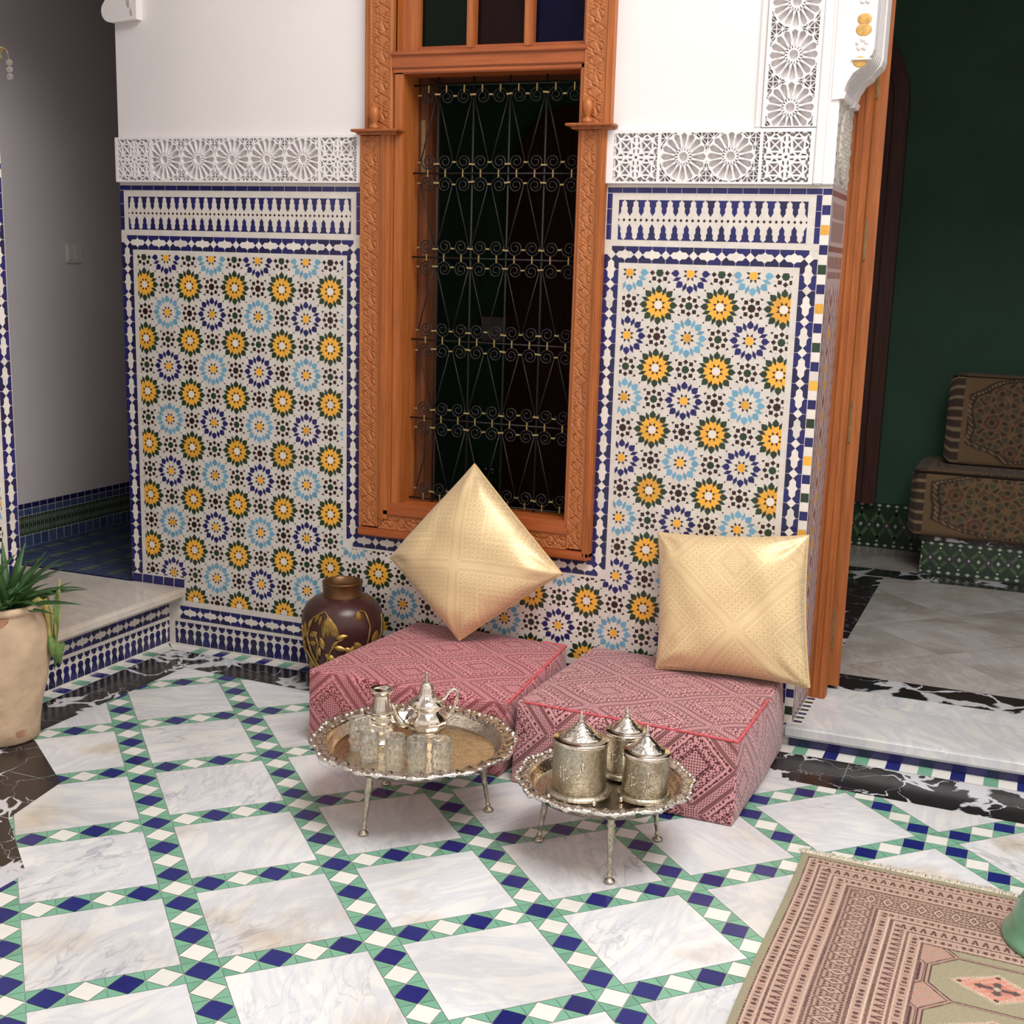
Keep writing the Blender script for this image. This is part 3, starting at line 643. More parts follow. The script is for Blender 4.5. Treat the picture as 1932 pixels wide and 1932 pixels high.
# ================================================================== WINDOW
win=empty('window_1',(1.4,0,.54)); win['kind']='structure'; win['label']='tall window with carved orange wooden frame in the tiled wall'; win['category']='window'
def wchild(o):
    o.parent=win; o.matrix_parent_inverse=Matrix.Translation((-1.4,0,-.54)); return o
def carve(x0,x1,z0,z1,y,vert=True,res=.0017,per=.094):
    nu=max(4,int((x1-x0)/res));nv=max(4,int((z1-z0)/res)); U,V=np.meshgrid(np.linspace(x0,x1,nu),np.linspace(z0,z1,nv))
    if vert: s=(V-z0)/per; t=(U-(x0+x1)/2)/((x1-x0)/2)
    else: s=(U-x0)/per; t=(V-(z0+z1)/2)/((z1-z0)/2)
    gr=lambda d,w: np.exp(-(d/w)**2)
    tri=np.abs((s*2)%2-1)*2-1   # zigzag -1..1
    h=-.0040*gr(t-tri*.72-.12*np.sin(s*2*pi*3),.10)-.0034*gr(t+tri*.5+.25*np.sin(s*2*pi*2+1),.09)
    h+=-.0030*gr(np.hypot((s%1-.5)*1.9,t-.45)-.22,.06)-.0030*gr(np.hypot((s%1-.02)*1.9,t+.45)-.22,.06)
    h+=-.0026*gr(np.hypot((s*2)%1-.5,(t+.1)*.6)-.0,.09)+.0022*gr(np.hypot((s%1-.28)*2.2,t+.15),.20)
    h=h*.85-.0012*(np.sin((s*9+t*1.5)*2*pi)>.55)*(np.abs(t)<.8)*(np.abs((s*2)%1-.5)<.3); h=np.where(np.abs(t)>.90,.0008,h)
    X=np.stack([U,y-h,V],-1); X[0,:,1]=X[-1,:,1]=X[:,0,1]=X[:,-1,1]=y+.018
    return (X,None)
f=MB()
f.bbox(.930,1.012,-.012,.06,.545,1.925,WOOD,.004); f.bbox(1.008,1.056,-.034,.06,.60,1.925,WOOD,.006); f.bbox(1.022,1.034,-.039,.0,.60,1.925,WOOD,.003)
f.bbox(1.054,1.090,-.018,.10,.63,2.13,WOOD,.004)
f.bbox(1.724,1.786,-.012,.06,.545,1.935,WOOD,.004); f.bbox(1.784,1.812,-.036,.06,.545,1.935,WOOD,.005); f.bbox(1.793,1.800,-.040,.0,.545,1.935,WOOD,.002); f.bbox(1.714,1.730,-.022,.10,.63,2.13,WOOD,.004)
wchild(f.build('stile'))
f=MB(); f.bbox(.930,1.812,-.036,.06,.536,.566,WOODH,.005); f.bbox(.96,1.78,-.012,.06,.55,.625,WOODH,.003); f.bbox(1.03,1.735,-.034,.08,.618,.640,WOODH,.004); f.bbox(1.05,1.735,-.024,.10,.635,.664,WOODH,.005)
wchild(f.build('sill_rail'))
f=MB(); f.bbox(.957,1.051,-.012,.06,1.925,2.8,WOOD,.004); f.bbox(1.724,1.806,-.012,.06,1.935,2.8,WOOD,.004); f.bbox(1.800,1.823,-.034,.06,1.935,2.8,WOOD,.004); f.bbox(.950,.966,-.032,.06,1.925,2.8,WOOD,.003)
wchild(f.build('upper_pilaster'))
wchild(grids('carving',[carve(.931,1.0085,.57,1.917,-.0285),carve(1.7265,1.7845,.57,1.928,-.0285),carve(.9655,1.050,1.934,2.8,-.0285),carve(1.727,1.8005,1.942,2.8,-.0285),carve(1.008,1.727,.5655,.6185,-.0285,False)],WOODC,None,True))
for x0,x1,z,fx in ((.914,1.092,1.925,.996),(1.684,1.842,1.935,1.752)):
    f=MB(); f.bbox(x0,x1,-.07,.0,z,z+.009,WOOD,.0035); f.bbox(x0+.015,x1-.01,-.055,.0,z-.008,z,WOOD,.003); cp=wchild(f.build('capital'))
    f=MB(); f.lathe([(.017,0),(.019,.006),(.014,.014),(.008,.018),(.012,.022),(.0125,.03),(.017,.038),(.0185,.05),(.016,.064),(.009,.074),(.001,.078)],WOOD,20,(fx,-.045,z+.009)); o=f.build('finial',cp)
f=MB(); f.bbox(1.040,1.736,-.026,.09,2.128,2.175,WOODH,.004); f.bbox(1.03,1.06,.0,.07,2.17,2.8,WOOD,.002); f.bbox(1.050,1.736,-.022,.09,2.112,2.13,WOODH,.004); f.bbox(1.050,1.736,-.036,.02,2.168,2.182,WOODH,.003)
wchild(f.build('transom'))
f=MB(); f.bbox(1.030,1.126,.02,.07,2.178,2.8,WOOD,.004); f.bbox(1.12,1.74,.02,.07,2.178,2.203,WOODH,.004)
for x0,x1 in ((1.299,1.328),(1.502,1.533),(1.706,1.745)): f.bbox(x0,x1,.015,.07,2.19,2.8,WOOD,.004)
wchild(f.build('sash'))
for (x0,x1),k in zip(((1.126,1.299),(1.328,1.502),(1.533,1.706)),('green_glass_pane','red_glass_pane','blue_glass_pane')):
    f=MB(); f.box(x0-.003,x1+.003,.044,.049,2.198,2.8,MATS[k]); o=wchild(f.build('pane')); o['label']={'g':'dark green glass pane','r':'dark red glass pane','b':'dark blue glass pane'}[k[0]]
CWOOD=wood('brown_casement_wood',rgb(96,52,32),rgb(128,74,44))
f=MB(); f.bbox(1.078,1.116,.115,.155,.62,2.12,CWOOD,.003); f.bbox(1.056,1.074,.10,.30,.61,2.12,CWOOD,.003); f.bbox(1.056,1.745,.09,.29,2.125,2.17,CWOOD,.003);
cs=wchild(f.build('casement')); f=MB(); f.bbox(1.092,1.108,.110,.1155,1.80,1.98,BRASSP,.002); f.build('bolt_plate',cs).matrix_parent_inverse=Matrix.Identity(4)
# ================================================================== GRILLE
def under(root,o):
    o.parent=root; o.matrix_parent_inverse=Matrix.Translation(-root.location); return o
gy=.06
gr=tag(empty('window_grille',(1.4,gy,.675)),'black wrought iron scroll grille with small brass ties in the tall window','grille')
rails=[2.085,1.80,1.52,1.238,.963,.675]; vx=[1.179,1.310,1.441,1.570]; mid=[1.1135,1.2445,1.3755,1.5055,1.6355]
def pt(x,z,dy=0): return (x,gy+dy,z)
for i,z in enumerate(rails):
    m=MB(); m.tube([pt(1.07,z),pt(1.73,z)],.0032,IRON,6); under(gr,m.build('rail'))
for x in vx+[1.085,1.70]:
    m=MB(); m.tube([pt(x,.64,.004),pt(x,2.13,.004)],.0040,IRON,6); under(gr,m.build('upright_bar'))
D=.034
def rowz(i,up): return rails[i]+(D if up else -D)
for i in range(5):
    za=rowz(i,False) if i else rails[0]-D-.008; zb=rowz(i+1,True)
    tops=vx+[] if i%2==0 else mid; 
    for x in (vx if i%2==0 else mid):
        for s in (-1,1):
            xe=x+s*.0655
            if xe<1.08 or xe>1.72: continue
            m=MB(); m.tube([pt(x+s*.005,za),pt(xe-s*.004,zb)],.0023,IRON,5); under(gr,m.build('diagonal_bar'))
nodes=sorted(vx+mid)
proto={}
def spiral(sx,sz):
    P=[]
    for k in range(26):
        t=k/25; a=-pi*1.05+ t*2*pi*1.9; r=.0275*(1-t*.78)
        P.append((sx*(r*math.cos(a)+.002),0,sz*(r*math.sin(a)+.004)))
    m=MB(); m.tube(P,[.0025]*26,IRON,5); return m
for sx in (-1,1):
    for sz in (-1,1):
        o=spiral(sx,sz).build('scroll'); proto[(sx,sz)]=o.data; bpy.data.objects.remove(o)
def mk(name,data,x,z):
    o=bpy.data.objects.new(name,data); COL.objects.link(o); o.parent=gr; o.location=(x-1.4,0,z-.675); return o
m=MB(); m.bbox(-.011,.011,-.005,.005,-.0028,.0028,BRASS,.0012); o=m.build('tie'); tieW=o.data; bpy.data.objects.remove(o)
m=MB(); m.bbox(-.007,.007,-.005,.005,-.0026,.0026,BRASS,.0012); o=m.build('tie'); tieN=o.data; bpy.data.objects.remove(o)
m=MB(); m.bbox(-.0021,.0021,-.004,.004,-.0125,.0125,BRASS,.001); o=m.build('collar'); colr=o.data; bpy.data.objects.remove(o)
for i,z in enumerate(rails):
    for up in ((False,) if i==0 else (True,) if i==5 else (True,False)):
        zz=rowz(i,up); sg=1 if up else -1
        for n in nodes: mk('tie',tieW if n in vx else tieN,n,zz-(.004*sg if n in vx else 0)+random.uniform(-.003,.003)).rotation_euler=(0,random.uniform(-.12,.12),0)
        mk('tie',tieN,1.083,zz)
        for a,b in zip(nodes[:-1],nodes[1:]):
            c=(a+b)/2; d_=1 if (nodes.index(a)+i)%2 else -1
            mk('scroll',proto[(d_,sg)],c,zz-.0*sg)
        mk('scroll',proto[(1,sg)],1.6665,zz)
    for a,b in zip([1.083-.03]+nodes,nodes+[1.70]):
        c=(a+b)/2
        if c>1.09: mk('collar',colr,c,z if i not in (0,5) else z-(.012 if i==0 else -.008))
# ================================================================== FABRIC PATTERNS
DK=np.array([.085,.008,.014]); PK=np.array([.66,.32,.33])
def sm(x,w): return np.clip(.5-x/w,0,1)
def brocade(U,V,L_=.215,ox=0,oy=0,ang=pi/4,sk=1.0,ms=1.):
    """0..1 dark mask"""
    u=U-ox;v=(V-oy)*sk; p=(u*math.cos(ang)+v*math.sin(ang))/L_; q=(-u*math.sin(ang)+v*math.cos(ang))/L_
    fp=np.abs((p+.5)%1-.5)*L_; fq=np.abs((q+.5)%1-.5)*L_
    cp=np.abs(p%1-.5)*L_; cq=np.abs(q%1-.5)*L_
    d=np.minimum(fp,fq); o=np.maximum(fp,fq); cc=np.maximum(cp,cq)
    out=np.zeros_like(U)
    # small motifs filling the cells
    s=.0155*ms; a=np.cos(2*pi*u/s+1.5*np.sin(pi*v/s))*np.cos(2*pi*v/s+1.5*np.sin(pi*u/s))+.6*np.cos(2*pi*(u+v)/(s*1.7)+np.sin(2*pi*u/(s*3)))*np.cos(2*pi*(u-v)/(s*1.7))
    fill=np.clip((a+.08)/.22,0,1)
    s2=.0125*ms; b=np.sin(2*pi*p*L_/s2+1.3*np.sin(pi*q*L_/s2))*np.sin(2*pi*q*L_/s2+1.3*np.cos(pi*p*L_/s2))+.45*np.cos(2*pi*u/s2*.5)*np.cos(2*pi*v/s2*.5); fill2=np.clip((b-.03)/.2,0,1)
    out=np.where(cc>.062,fill,fill2)
    out=np.where((cc<.030),np.clip((np.cos(2*pi*cp/.011)*np.cos(2*pi*cq/.011)-.1)/.2,0,1),out)
    for r,w in ((.030,.0030),(.036,.0020),(.060,.0020),(.066,.0055)):
        out=np.where(np.abs(cc-r)<w/2,1. if w<.004 else 0.,out)
    # band of parallel lines
    band_=d<.0235; out=np.where(band_,-.16,out)
    out=np.where(d<.0085,np.clip((np.cos(2*pi*o/.012)*np.cos(2*pi*d/.0085)-.0)/.3,0,1)*.9,out)
    for r in (.0112,.0152,.0192): out=np.maximum(out,sm(np.abs(d-r)-.0015,.0009)*(d<.024))
    out=np.where((fp<.02)&(fq<.02),np.clip((np.abs(np.sin(u*pi/.0075))*np.abs(np.sin(v*pi/.0075))-.35)/.2,0,1),out)
    return out
def fabric(U,V,dk=DK,pk=PK,**k):
    m=brocade(U,V,**k)[...,None]
    return dk*m+pk*(1-m)
def quadgrid(c00,c10,c11,c01,nu,nv,bul=0,nrm=(0,0,1)):
    s,t=np.meshgrid(np.linspace(0,1,nu),np.linspace(0,1,nv)); s=s[...,None];t=t[...,None]
    c=[np.array(q,float) for q in (c00,c10,c11,c01)]
    X=c[0]*(1-s)*(1-t)+c[1]*s*(1-t)+c[2]*s*t+c[3]*(1-s)*t
    f=(np.clip(4*s*(1-s),0,1)**.5*np.clip(4*t*(1-t),0,1)**.5)
    return X+bul*f*np.array(nrm)
def pouf(name,B,Tp,label,group,pipe,pk,rise=.012,seed=0):
    """B,Tp: corner lists FL,FR,BR,BL bottom and top"""
    r=.0017
    root=tag(empty(name,(sum(p[0] for p in B)/4,sum(p[1] for p in B)/4,0)),label,'floor cushion',group)
    gl=[]; ln=lambda a,b: math.dist(a,b)
    nu=int(ln(Tp[0],Tp[1])/r);nv=int(ln(Tp[0],Tp[3])/r)
    X=quadgrid(Tp[0],Tp[1],Tp[2],Tp[3],nu,nv,rise,(0,0,1)); U,V=X[...,0],X[...,1]
    X[...,2]+=.0025*np.sin(U*31+seed)*np.sin(V*27+1)*np.clip(1,0,1)*np.minimum(1,np.minimum.reduce([(np.arange(nu)[None,:]+0*V)/30,(nu-1-np.arange(nu)[None,:]+0*V)/30,(np.arange(nv)[:,None]+0*V)/30,(nv-1-np.arange(nv)[:,None]+0*V)/30]))
    gl.append((X,fabric(U,V,**pk[0])))
    nn=[(0,-1,0),(1,0,0),(0,1,0),(-1,0,0)]
    for k in range(4):
        a,b=k,(k+1)%4; w=ln(B[a],B[b]); rr=r if k<2 else .004; nu=int(w/rr);nz=int(.24/rr)
        X=quadgrid(B[a],B[b],Tp[b],Tp[a],nu,nz,.022,nn[k]); s=np.linspace(0,w,nu)[None,:]+0*X[...,2]
        C=fabric(s+.3*k,X[...,2],**(pk[1] if k%2==0 else pk[2])); gl.append((X,C))
    X=quadgrid(B[0],B[3],B[2],B[1],6,6); gl.append((X,np.ones(X.shape)*PK))
    under(root,grids('cover',gl,BROC))
    m=MB()
    for seg in pipe:
        P=[]
        for a,b in zip(seg[:-1],seg[1:]):
            n=int(math.dist(a,b)/.004)
            for i in range(n): t=i/n; P.append(tuple(a[q]+(b[q]-a[q])*t+random.uniform(-.0012,.0012) for q in range(3)))
        m.tube(P,[random.uniform(.0028,.0058) for _ in P],PIPE,6)
    under(root,m.build('stitched_edge')); return root
z=.24; PR1=np.array([.68,.26,.28]); DR1=np.array([.14,.006,.014])
B=[(1.112,-.662,.001),(1.775,-.672,.001),(1.755,-.035,.001),(1.165,-.03,.001)]
Tq=[(1.118,-.668,z-.004),(1.800,-.685,z-.002),(1.752,-.062,z+.002),(1.168,-.012,z-.004)]
pouf('square_pouf',B,Tq,'maroon and pink brocade floor pouf behind the large tray table','brocade poufs against the tiled wall',[[(1.752,-.062,z+.002),(1.800,-.685,z-.002)],[(1.66,-.055,z+.001),(1.752,-.062,z+.002)]],
   [dict(L_=.25,ox=1.42,oy=-.42,ang=pi/4,sk=1.25,pk=PR1,dk=DR1),dict(L_=.19,ox=.22,oy=.13,sk=1.0,pk=PR1*.95,dk=DR1),dict(L_=.19,ox=.1,oy=.1,pk=PR1,dk=DR1)],.010,1)
B=[(1.822,-.690,.001),(2.490,-.712,.001),(2.500,-.045,.001),(1.845,-.03,.001)]
Tq=[(1.822,-.655,z),(2.488,-.690,z-.002),(2.488,-.052,z-.002),(1.842,-.022,z)]
pouf('square_pouf',B,Tq,'maroon and pink brocade floor pouf with red stitched edge carrying the upright gold cushion','brocade poufs against the tiled wall',[[(1.84,-.656,z+.001),(2.488,-.690,z-.001),(2.492,-.30,z-.001)]],
   [dict(L_=.26,ox=2.22,oy=-.47,ang=pi/4,sk=1.25),dict(L_=.20,ox=.13,oy=.16,sk=1.0),dict(L_=.20,ox=.5,oy=.1)],.014,4)
G1=np.array([.84,.64,.36]);G2_=np.array([.62,.43,.21])
def cushion(TL,TR,BR,BL,th,label,pat,name='throw_cushion',seed=0,pin=.05):
    TL,TR,BR,BL=[np.array(q,float) for q in (TL,TR,BR,BL)]; c=(TL+TR+BR+BL)/4
    W_=(np.linalg.norm(TR-TL)+np.linalg.norm(BR-BL))/2;H_=(np.linalg.norm(TL-BL)+np.linalg.norm(TR-BR))/2
    n=np.cross(TR-TL,TL-BL); n/=np.linalg.norm(n); n=n if n[1]<0 else -n
    root=tag(empty(name,tuple(c)),label,'cushion','gold brocade cushions on the poufs'); N=230
    a=np.linspace(-1,1,N); a=np.sign(a)*(1-(1-np.abs(a))**1.15); s,t=np.meshgrid(a,a)
    S_=s*(1-pin*(1-t**2)**.9*np.abs(s)**2.2) ; T_=t*(1-pin*(1-s**2)**.9*np.abs(t)**2.2)
    X=((1-S_)/2*(1-T_)/2)[...,None]*BL+((1+S_)/2*(1-T_)/2)[...,None]*BR+((1+S_)/2*(1+T_)/2)[...,None]*TR+((1-S_)/2*(1+T_)/2)[...,None]*TL
    xq=np.clip((1-np.abs(s)**2.3)*(1-np.abs(t)**2.3),0,1)**.5; prof=1-(1-xq)**1.35
    r_=np.random.default_rng(seed)
    wr=np.zeros_like(s)
    for cx,cy in ((-1,-1),(1,-1),(1,1),(-1,1)):
        d=np.hypot(s-cx,t-cy); an=np.arctan2(t-cy,s-cx); wr+=.0034*np.exp(-((d-.34)/.2)**2)*np.sin(an*(6+seed)+seed*1.3+cx*2+cy+4*d)
    wr+=.004*np.sin(s*5+t*3+seed)*prof+.0026*np.sin(t*8-s*4+seed*2)*prof+.0022*np.sin(s*13+t*5)*prof*np.abs(s)
    u=S_*W_/2;v=T_*H_/2
    m=pat(u,v)[...,None]; C=G1*(1-m)+G2_*m
    F=X+n*(th*prof+wr*(prof>0)*np.minimum(1,prof*3))[...,None]; Bk=X-n*(th*.75*prof)[...,None]
    under(root,grids('cover',[(F,C),(Bk[:,::-1],C)],SATIN))
    e=[X[0,::5],X[::5,-1],X[-1,::-5],X[::-5,0]]; P=[tuple(q) for k in e for q in k]+[tuple(X[0,0])]
    mb=MB(); mb.tube(P,.0028,SATINP,6); under(root,mb.build('piping')); return root
SATINP=plain('gold_piping',rgb(214,176,116),.45,sheen=.3)
def gpat(ox,oy,L_,ang): 
    def f(u,v): return brocade(u,v,L_=L_,ox=ox,oy=oy,ang=ang,ms=.72)*.7
    return f
# diamond standing cushion: "top-left" corner is the upper tip
cushion((1.387,-.035,.832),(1.752,-.125,.508),(1.425,-.215,.256),(1.104,-.11,.487),.090,'gold brocade cushion standing on one corner against the window frame',gpat(.01,-.03,.31,pi/4),seed=2,pin=.012)
cushion((2.052,-.05,.665),(2.540,-.075,.712),(2.592,-.160,.252),(2.112,-.205,.256),.092,'gold brocade cushion sitting upright on the right hand pouf',gpat(.035,-.085,.30,pi/4),seed=3,pin=.05)
# ================================================================== RUG
RX,RY=2.70,-.80
OL=np.array([.30,.265,.17]);PKR=np.array([.43,.285,.22]);DR=np.array([.085,.035,.033]);CRM=np.array([.60,.47,.37]);RED=np.array([.50,.20,.14]);GRB=np.array([.33,.34,.26])
def rugcol(s,t):
    Wd=1.15; sm_=np.minimum(s,Wd-s)
    d=np.minimum(sm_,t*.98); al=np.where(sm_<t*.98,t,s)
    C=np.zeros(s.shape+(3,)); C[:]=PKR
    def put(m,c): C[m]=c
    put(d<.020,OL)
    rng2=np.sin(al*1900)*.5+.5
    put((d>=.0195)&(d<.0245)&(rng2>.12),DR)
    def circles(a,b):
        c=(a+b)/2; q=(al%.0155)-.00775; k=np.floor(al/.0155)%3
        put((d>a)&(d<b)&(np.hypot(q,(d-c)*.9)<.0056)&(k!=2),DR*1.2); put((d>a)&(d<b)&(np.hypot(q+.002,(d-c)*.9)<.0014)&(k==1),PKR*1.05)
        put((np.abs(d-c)<.007)&(np.abs(q)<.0014)&(k==2),DR)
        put((np.abs(d-a-.0012)<.0010)|(np.abs(d-b+.0012)<.0010),CRM)
    def ays(a,b):
        c=(a+b)/2; q=(al%.023)-.0115; w=(d-a)/(b-a)
        put((d>a+.004)&(d<b-.004)&(np.abs(np.abs(q)-(w-.1)*.0075)<.0026),DR*1.3); put((np.abs(d-a-.0012)<.0010)|(np.abs(d-b+.0012)<.0010),CRM*.95)
    def ln(a,b,c=DR): put((d>=a)&(d<b)&(np.sin(al*1500+d*900)>-.75),c)
    circles(.026,.050); ln(.0525,.0575); ays(.060,.091); ln(.0935,.0985,DR*1.4); circles(.101,.130); ln(.134,.141)
    a,b=.143,.214; c=(a+b)/2; P=.040; q=((al+.02)%P)-P/2; w=np.abs(d-c)
    dd=np.abs(q)*1.0+w*.55
    put((d>a)&(d<b),PKR*.9); put((d>a)&(d<b)&(np.abs(dd-.0155)<.0016),DR); put((d>a)&(d<b)&(dd<.0125),PKR*1.0)
    put((d>a)&(d<b)&(dd<.0060),DR); put((d>a)&(d<b)&(dd<.0022),CRM)
    put((d>a)&(d<b)&(dd>.0185)&(np.hypot((al%.0095)-.00475,((d-a)%.0118)-.0059)<.0032),DR)
    put((d>a)&(d<b)&(np.abs(dd-.0095)<.001)&(np.sin(al*900)>0),CRM)
    ln(.2165,.2225); circles(.2255,.253); ln(.2565,.2625,DR*1.2); ays(.265,.295); ln(.2975,.3025,DR*1.4); circles(.305,.331); ln(.3335,.339)
    # field with olive octagonal medallions
    F=d>=.339
    fx=s-.339; fy=t-.345
    put(F,PKR*.92); put(F&(((np.floor(s/.012)+np.floor(t/.012))%3==0)&(np.sin(s*700)*np.sin(t*700)>.2)),RED)
    PX,PY=.302,.193; cx=(s-.505+PX/2)%PX-PX/2; cy=(t-.472+PY/2)%PY-PY/2
    hx=np.abs(cx)/.142; hy=np.abs(cy)/.093; oc=np.maximum(np.maximum(np.abs(cx)/.139,hy),(np.abs(cx)+np.abs(cy)*.95)/.175)
    put(F&(oc<1.09),PKR*.9); put(F&(np.abs(oc-1.07)<.012),DR); put(F&(np.abs(oc-1.0)<.014),DR); put(F&(oc<.985),OL*1.05)
    st=np.abs(cx)/.100+np.abs(cy)/.062; jag=st+.09*(((cx*180)%1>.5))+.09*(((cy*220)%1>.5))
    put(F&(jag<1.06),CRM); put(F&(jag<.96),RED*1.15); put(F&(jag<.96)&(((np.floor(cx/.008)+np.floor(cy/.008))%3)==0),PKR*1.2)
    put(F&(st<.46),RED); 
    cr=((np.abs(cy)<.006+.0*cx)&(np.abs(cx)<.046))|((np.abs(cx)<.007)&(np.abs(cy)<.026))|((np.abs(np.abs(cx)-.036)+np.abs(cy)*1.2)<.013)|((np.abs(cx)+np.abs(np.abs(cy)-.018)*1.2)<.012)
    put(F&cr,DR*.9+.03); put(F&(np.abs(cx)+np.abs(cy)<.010),CRM*.8)
    for k in (-1,1):
        put(F&(np.hypot(cx-k*.0,(cy-k*.048)*1.2)<.006),DR); put(F&(np.hypot((cx-k*.078)*.8,cy)<.005),DR)
    return C
r=.0019; s0,t0=np.meshgrid(np.arange(0,.74,r),np.arange(0,1.16,r))
Cc=rugcol(s0,t0); n_=rng.uniform(.86,1.1,s0.shape)[...,None]; Cc=Cc*n_
Zr=.0075+rng.uniform(-.0005,.0005,s0.shape); Zr[0]=0; Zr[:,0]=0; Zr[-1]=0; Zr[:,-1]=0
wob=.003*np.sin(t0*7)
X=np.stack([RX+s0+wob*(1-s0),RY-t0-.03*s0*0-.075*s0*0+.0*t0,Zr],-1)
X[...,1]-= .045*s0   # the rug lies slightly turned
rug=tag(empty('oriental_rug',(3.0,-1.3,0)),'pink and olive knotted rug with banded borders lying on the floor at lower right','rug')
under(rug,grids('pile',[(X,Cc)],KNOT))
m=MB()
for i in range(520):
    s=i*.0014+random.uniform(-.001,.001); L_=random.uniform(.022,.040); a=random.uniform(-.6,.75); x=RX+s;y=RY-.045*s
    P=[(x,y-.002,.006),(x+L_*.3*a,y+L_*.4,.006+random.uniform(0,.003)),(x+L_*.7*a,y+L_*.8,.003+random.uniform(0,.002)),(x+L_*a*.9+random.uniform(-.004,.004),y+L_,.0022)]
    m.tube(P,[.0013,.0012,.0011,.0006],FRINGE,4)
fo=under(rug,m.build('fringe')); fo['kind']='stuff'
# ================================================================== TRAY TABLES
def tray(c,R,zr,feet,seed,label,name='tray_table'):
    root=tag(empty(name,(c[0],c[1],0)),label,'tray table','silver tray tables on three legs'); cx,cy=c
    lob=lambda a:1+.022*math.cos(12*a+seed)+.012*abs(math.sin(6*a+seed))
    m=MB(); pr=[(.001,-.034),(.77*R,-.034),(.80*R,-.033),(.835*R,-.012),(.865*R,-.004),(.885*R,-.003)]
    pu=[(.885*R,0.0),(.862*R,-.0005),(.828*R,-.009),(.795*R,-.030),(.77*R,-.0315),(.001,-.0315)]
    m.lathe(pr+pu,TRAYM,96,(cx,cy,zr),True,None,False); under(root,m.build('tray_well'))
    # scalloped cast rim
    n=288;rad=[.865,.885,.915,.95,.985,1.0,.995,.96,.915,.88,.865]; zz=[0,.004,.0025,.003,.006,.003,-.002,-.003,-.004,-.004,0]
    V=[];F=[]
    for i in range(n):
        a=2*pi*i/n
        for j,(q,zv) in enumerate(zip(rad,zz)):
            k=1+(lob(a)-1)*((q-.865)/.135); b=.0026*math.sin(a*36+seed)*math.sin(j*1.3)*(j<7)+.0018*math.sin(a*61+j*2.)*(j<7)
            V.append((cx+q*R*k*math.cos(a),cy+q*R*k*math.sin(a),zr+zv+b))
    J=len(rad)
    for i in range(n):
        for j in range(J): F.append((i*J+j,((i+1)%n)*J+j,((i+1)%n)*J+(j+1)%J,i*J+(j+1)%J))
    m=MB(); m.add(V,F,RIMM,True)
    for i in range(84):
        a=2*pi*i/84+random.uniform(-.01,.01); q=R*(.972)*(1+(lob(a)-1)*.9); m.ball((cx+q*math.cos(a),cy+q*math.sin(a),zr+.003),random.uniform(.0045,.0075),RIMM,(1,1,.7),8)
    under(root,m.build('rim'))
    lp=[(.0125,0),(.0145,.003),(.012,.007),(.006,.010),(.005,.012),(.0075,.015),(.0078,.018),(.005,.021),(.0055,.030),(.0062,.040),(.0075,.044),(.0062,.048),(.0068,.060),(.0074,.070),(.009,.074),(.0074,.078),(.0085,.090),(.0098,.104),(.0115,.108),(.0095,.112),(.0105,.122),(.0085,.128),(.0125,.134),(.0085,.140),(.010,.147),(.014,.155)]
    hz=zr-.034
    for (fx,fy) in feet:
        tx=cx+(fx-cx)*.86;ty=cy+(fy-cy)*.86; V=[];F=[];n=20
        for j,(q,zv) in enumerate(lp):
            t=zv/.155; 
            for i in range(n): V.append((fx+(tx-fx)*t+q*math.cos(2*pi*i/n),fy+(ty-fy)*t+q*math.sin(2*pi*i/n),t*hz))
        for j in range(len(lp)-1):
            for i in range(n): F.append((j*n+i,j*n+(i+1)%n,(j+1)*n+(i+1)%n,(j+1)*n+i))
        F.append(tuple(range(n-1,-1,-1))); F.append(tuple((len(lp)-1)*n+i for i in range(n)))
        m=MB(); m.add(V,F,ENGR,True); under(root,m.build('leg'))
    return root
Z1=.21;Z2=.20
tray((1.655,-1.0),.283,Z1,[(1.606,-1.199),(1.846,-.910),(1.500,-.872)],.5,'large round silver tray table with scalloped rim holding the teapot and tea glasses')
tray((2.212,-1.006),.232,Z2,[(2.289,-1.173),(2.041,-1.028),(2.330,-.885)],1.7,'small round silver tray table with scalloped rim holding three lidded canisters')
z1=Z1-.0312; z2=Z2-.0312
# teapot
def rib(n,am,lo,hi): return lambda a,t:(1+am*math.cos(n*a)) if lo<t<hi else 1.
tp=(1.628,-.872); root=tag(empty('teapot',(tp[0],tp[1],z1)),'polished silver teapot with pointed domed lid on the large tray','teapot')
m=MB(); m.lathe([(.040,0),(.043,.004),(.036,.009),(.050,.018),(.060,.033),(.062,.045),(.055,.060),(.044,.071),(.040,.077),(.043,.082),(.043,.085)],SILV,64,(*tp,z1),True,rib(12,.018,.25,.62)); under(root,m.build('body'))
m=MB(); m.lathe([(.046,0),(.052,.003),(.053,.008),(.047,.014),(.045,.018),(.036,.024),(.026,.030),(.021,.040),(.020,.052),(.016,.064),(.010,.070),(.006,.072)],SILV,64,(*tp,z1+.084),True,rib(14,.022,.5,.85)); lid=under(root,m.build('lid'))
m=MB(); m.lathe([(.005,0),(.008,.003),(.004,.007),(.006,.010),(.003,.013),(.0055,.018),(.0025,.023),(.004,.026),(.001,.031)],SILV,20,(*tp,z1+.155)); m.build('finial',lid)
dx,dy=.897,.44
def rp(a,zv): return (tp[0]+dx*a,tp[1]+dy*a,z1+zv)
m=MB(); m.tube([rp(.044,.098),rp(.055,.112),rp(.062,.126),rp(.072,.134),rp(.083,.132),rp(.089,.120),rp(.086,.100),rp(.076,.078),rp(.066,.060),rp(.058,.048)],[.004,.0042,.0045,.005,.0052,.005,.0046,.0042,.004,.005],SILV,10); under(root,m.build('handle'))
m=MB(); m.tube([rp(-.050,.025),rp(-.072,.030),rp(-.086,.050),rp(-.092,.072),rp(-.100,.086),rp(-.118,.090),rp(-.126,.090)],[.013,.012,.010,.0085,.007,.0065,.006],SILV,14); under(root,m.build('spout'))
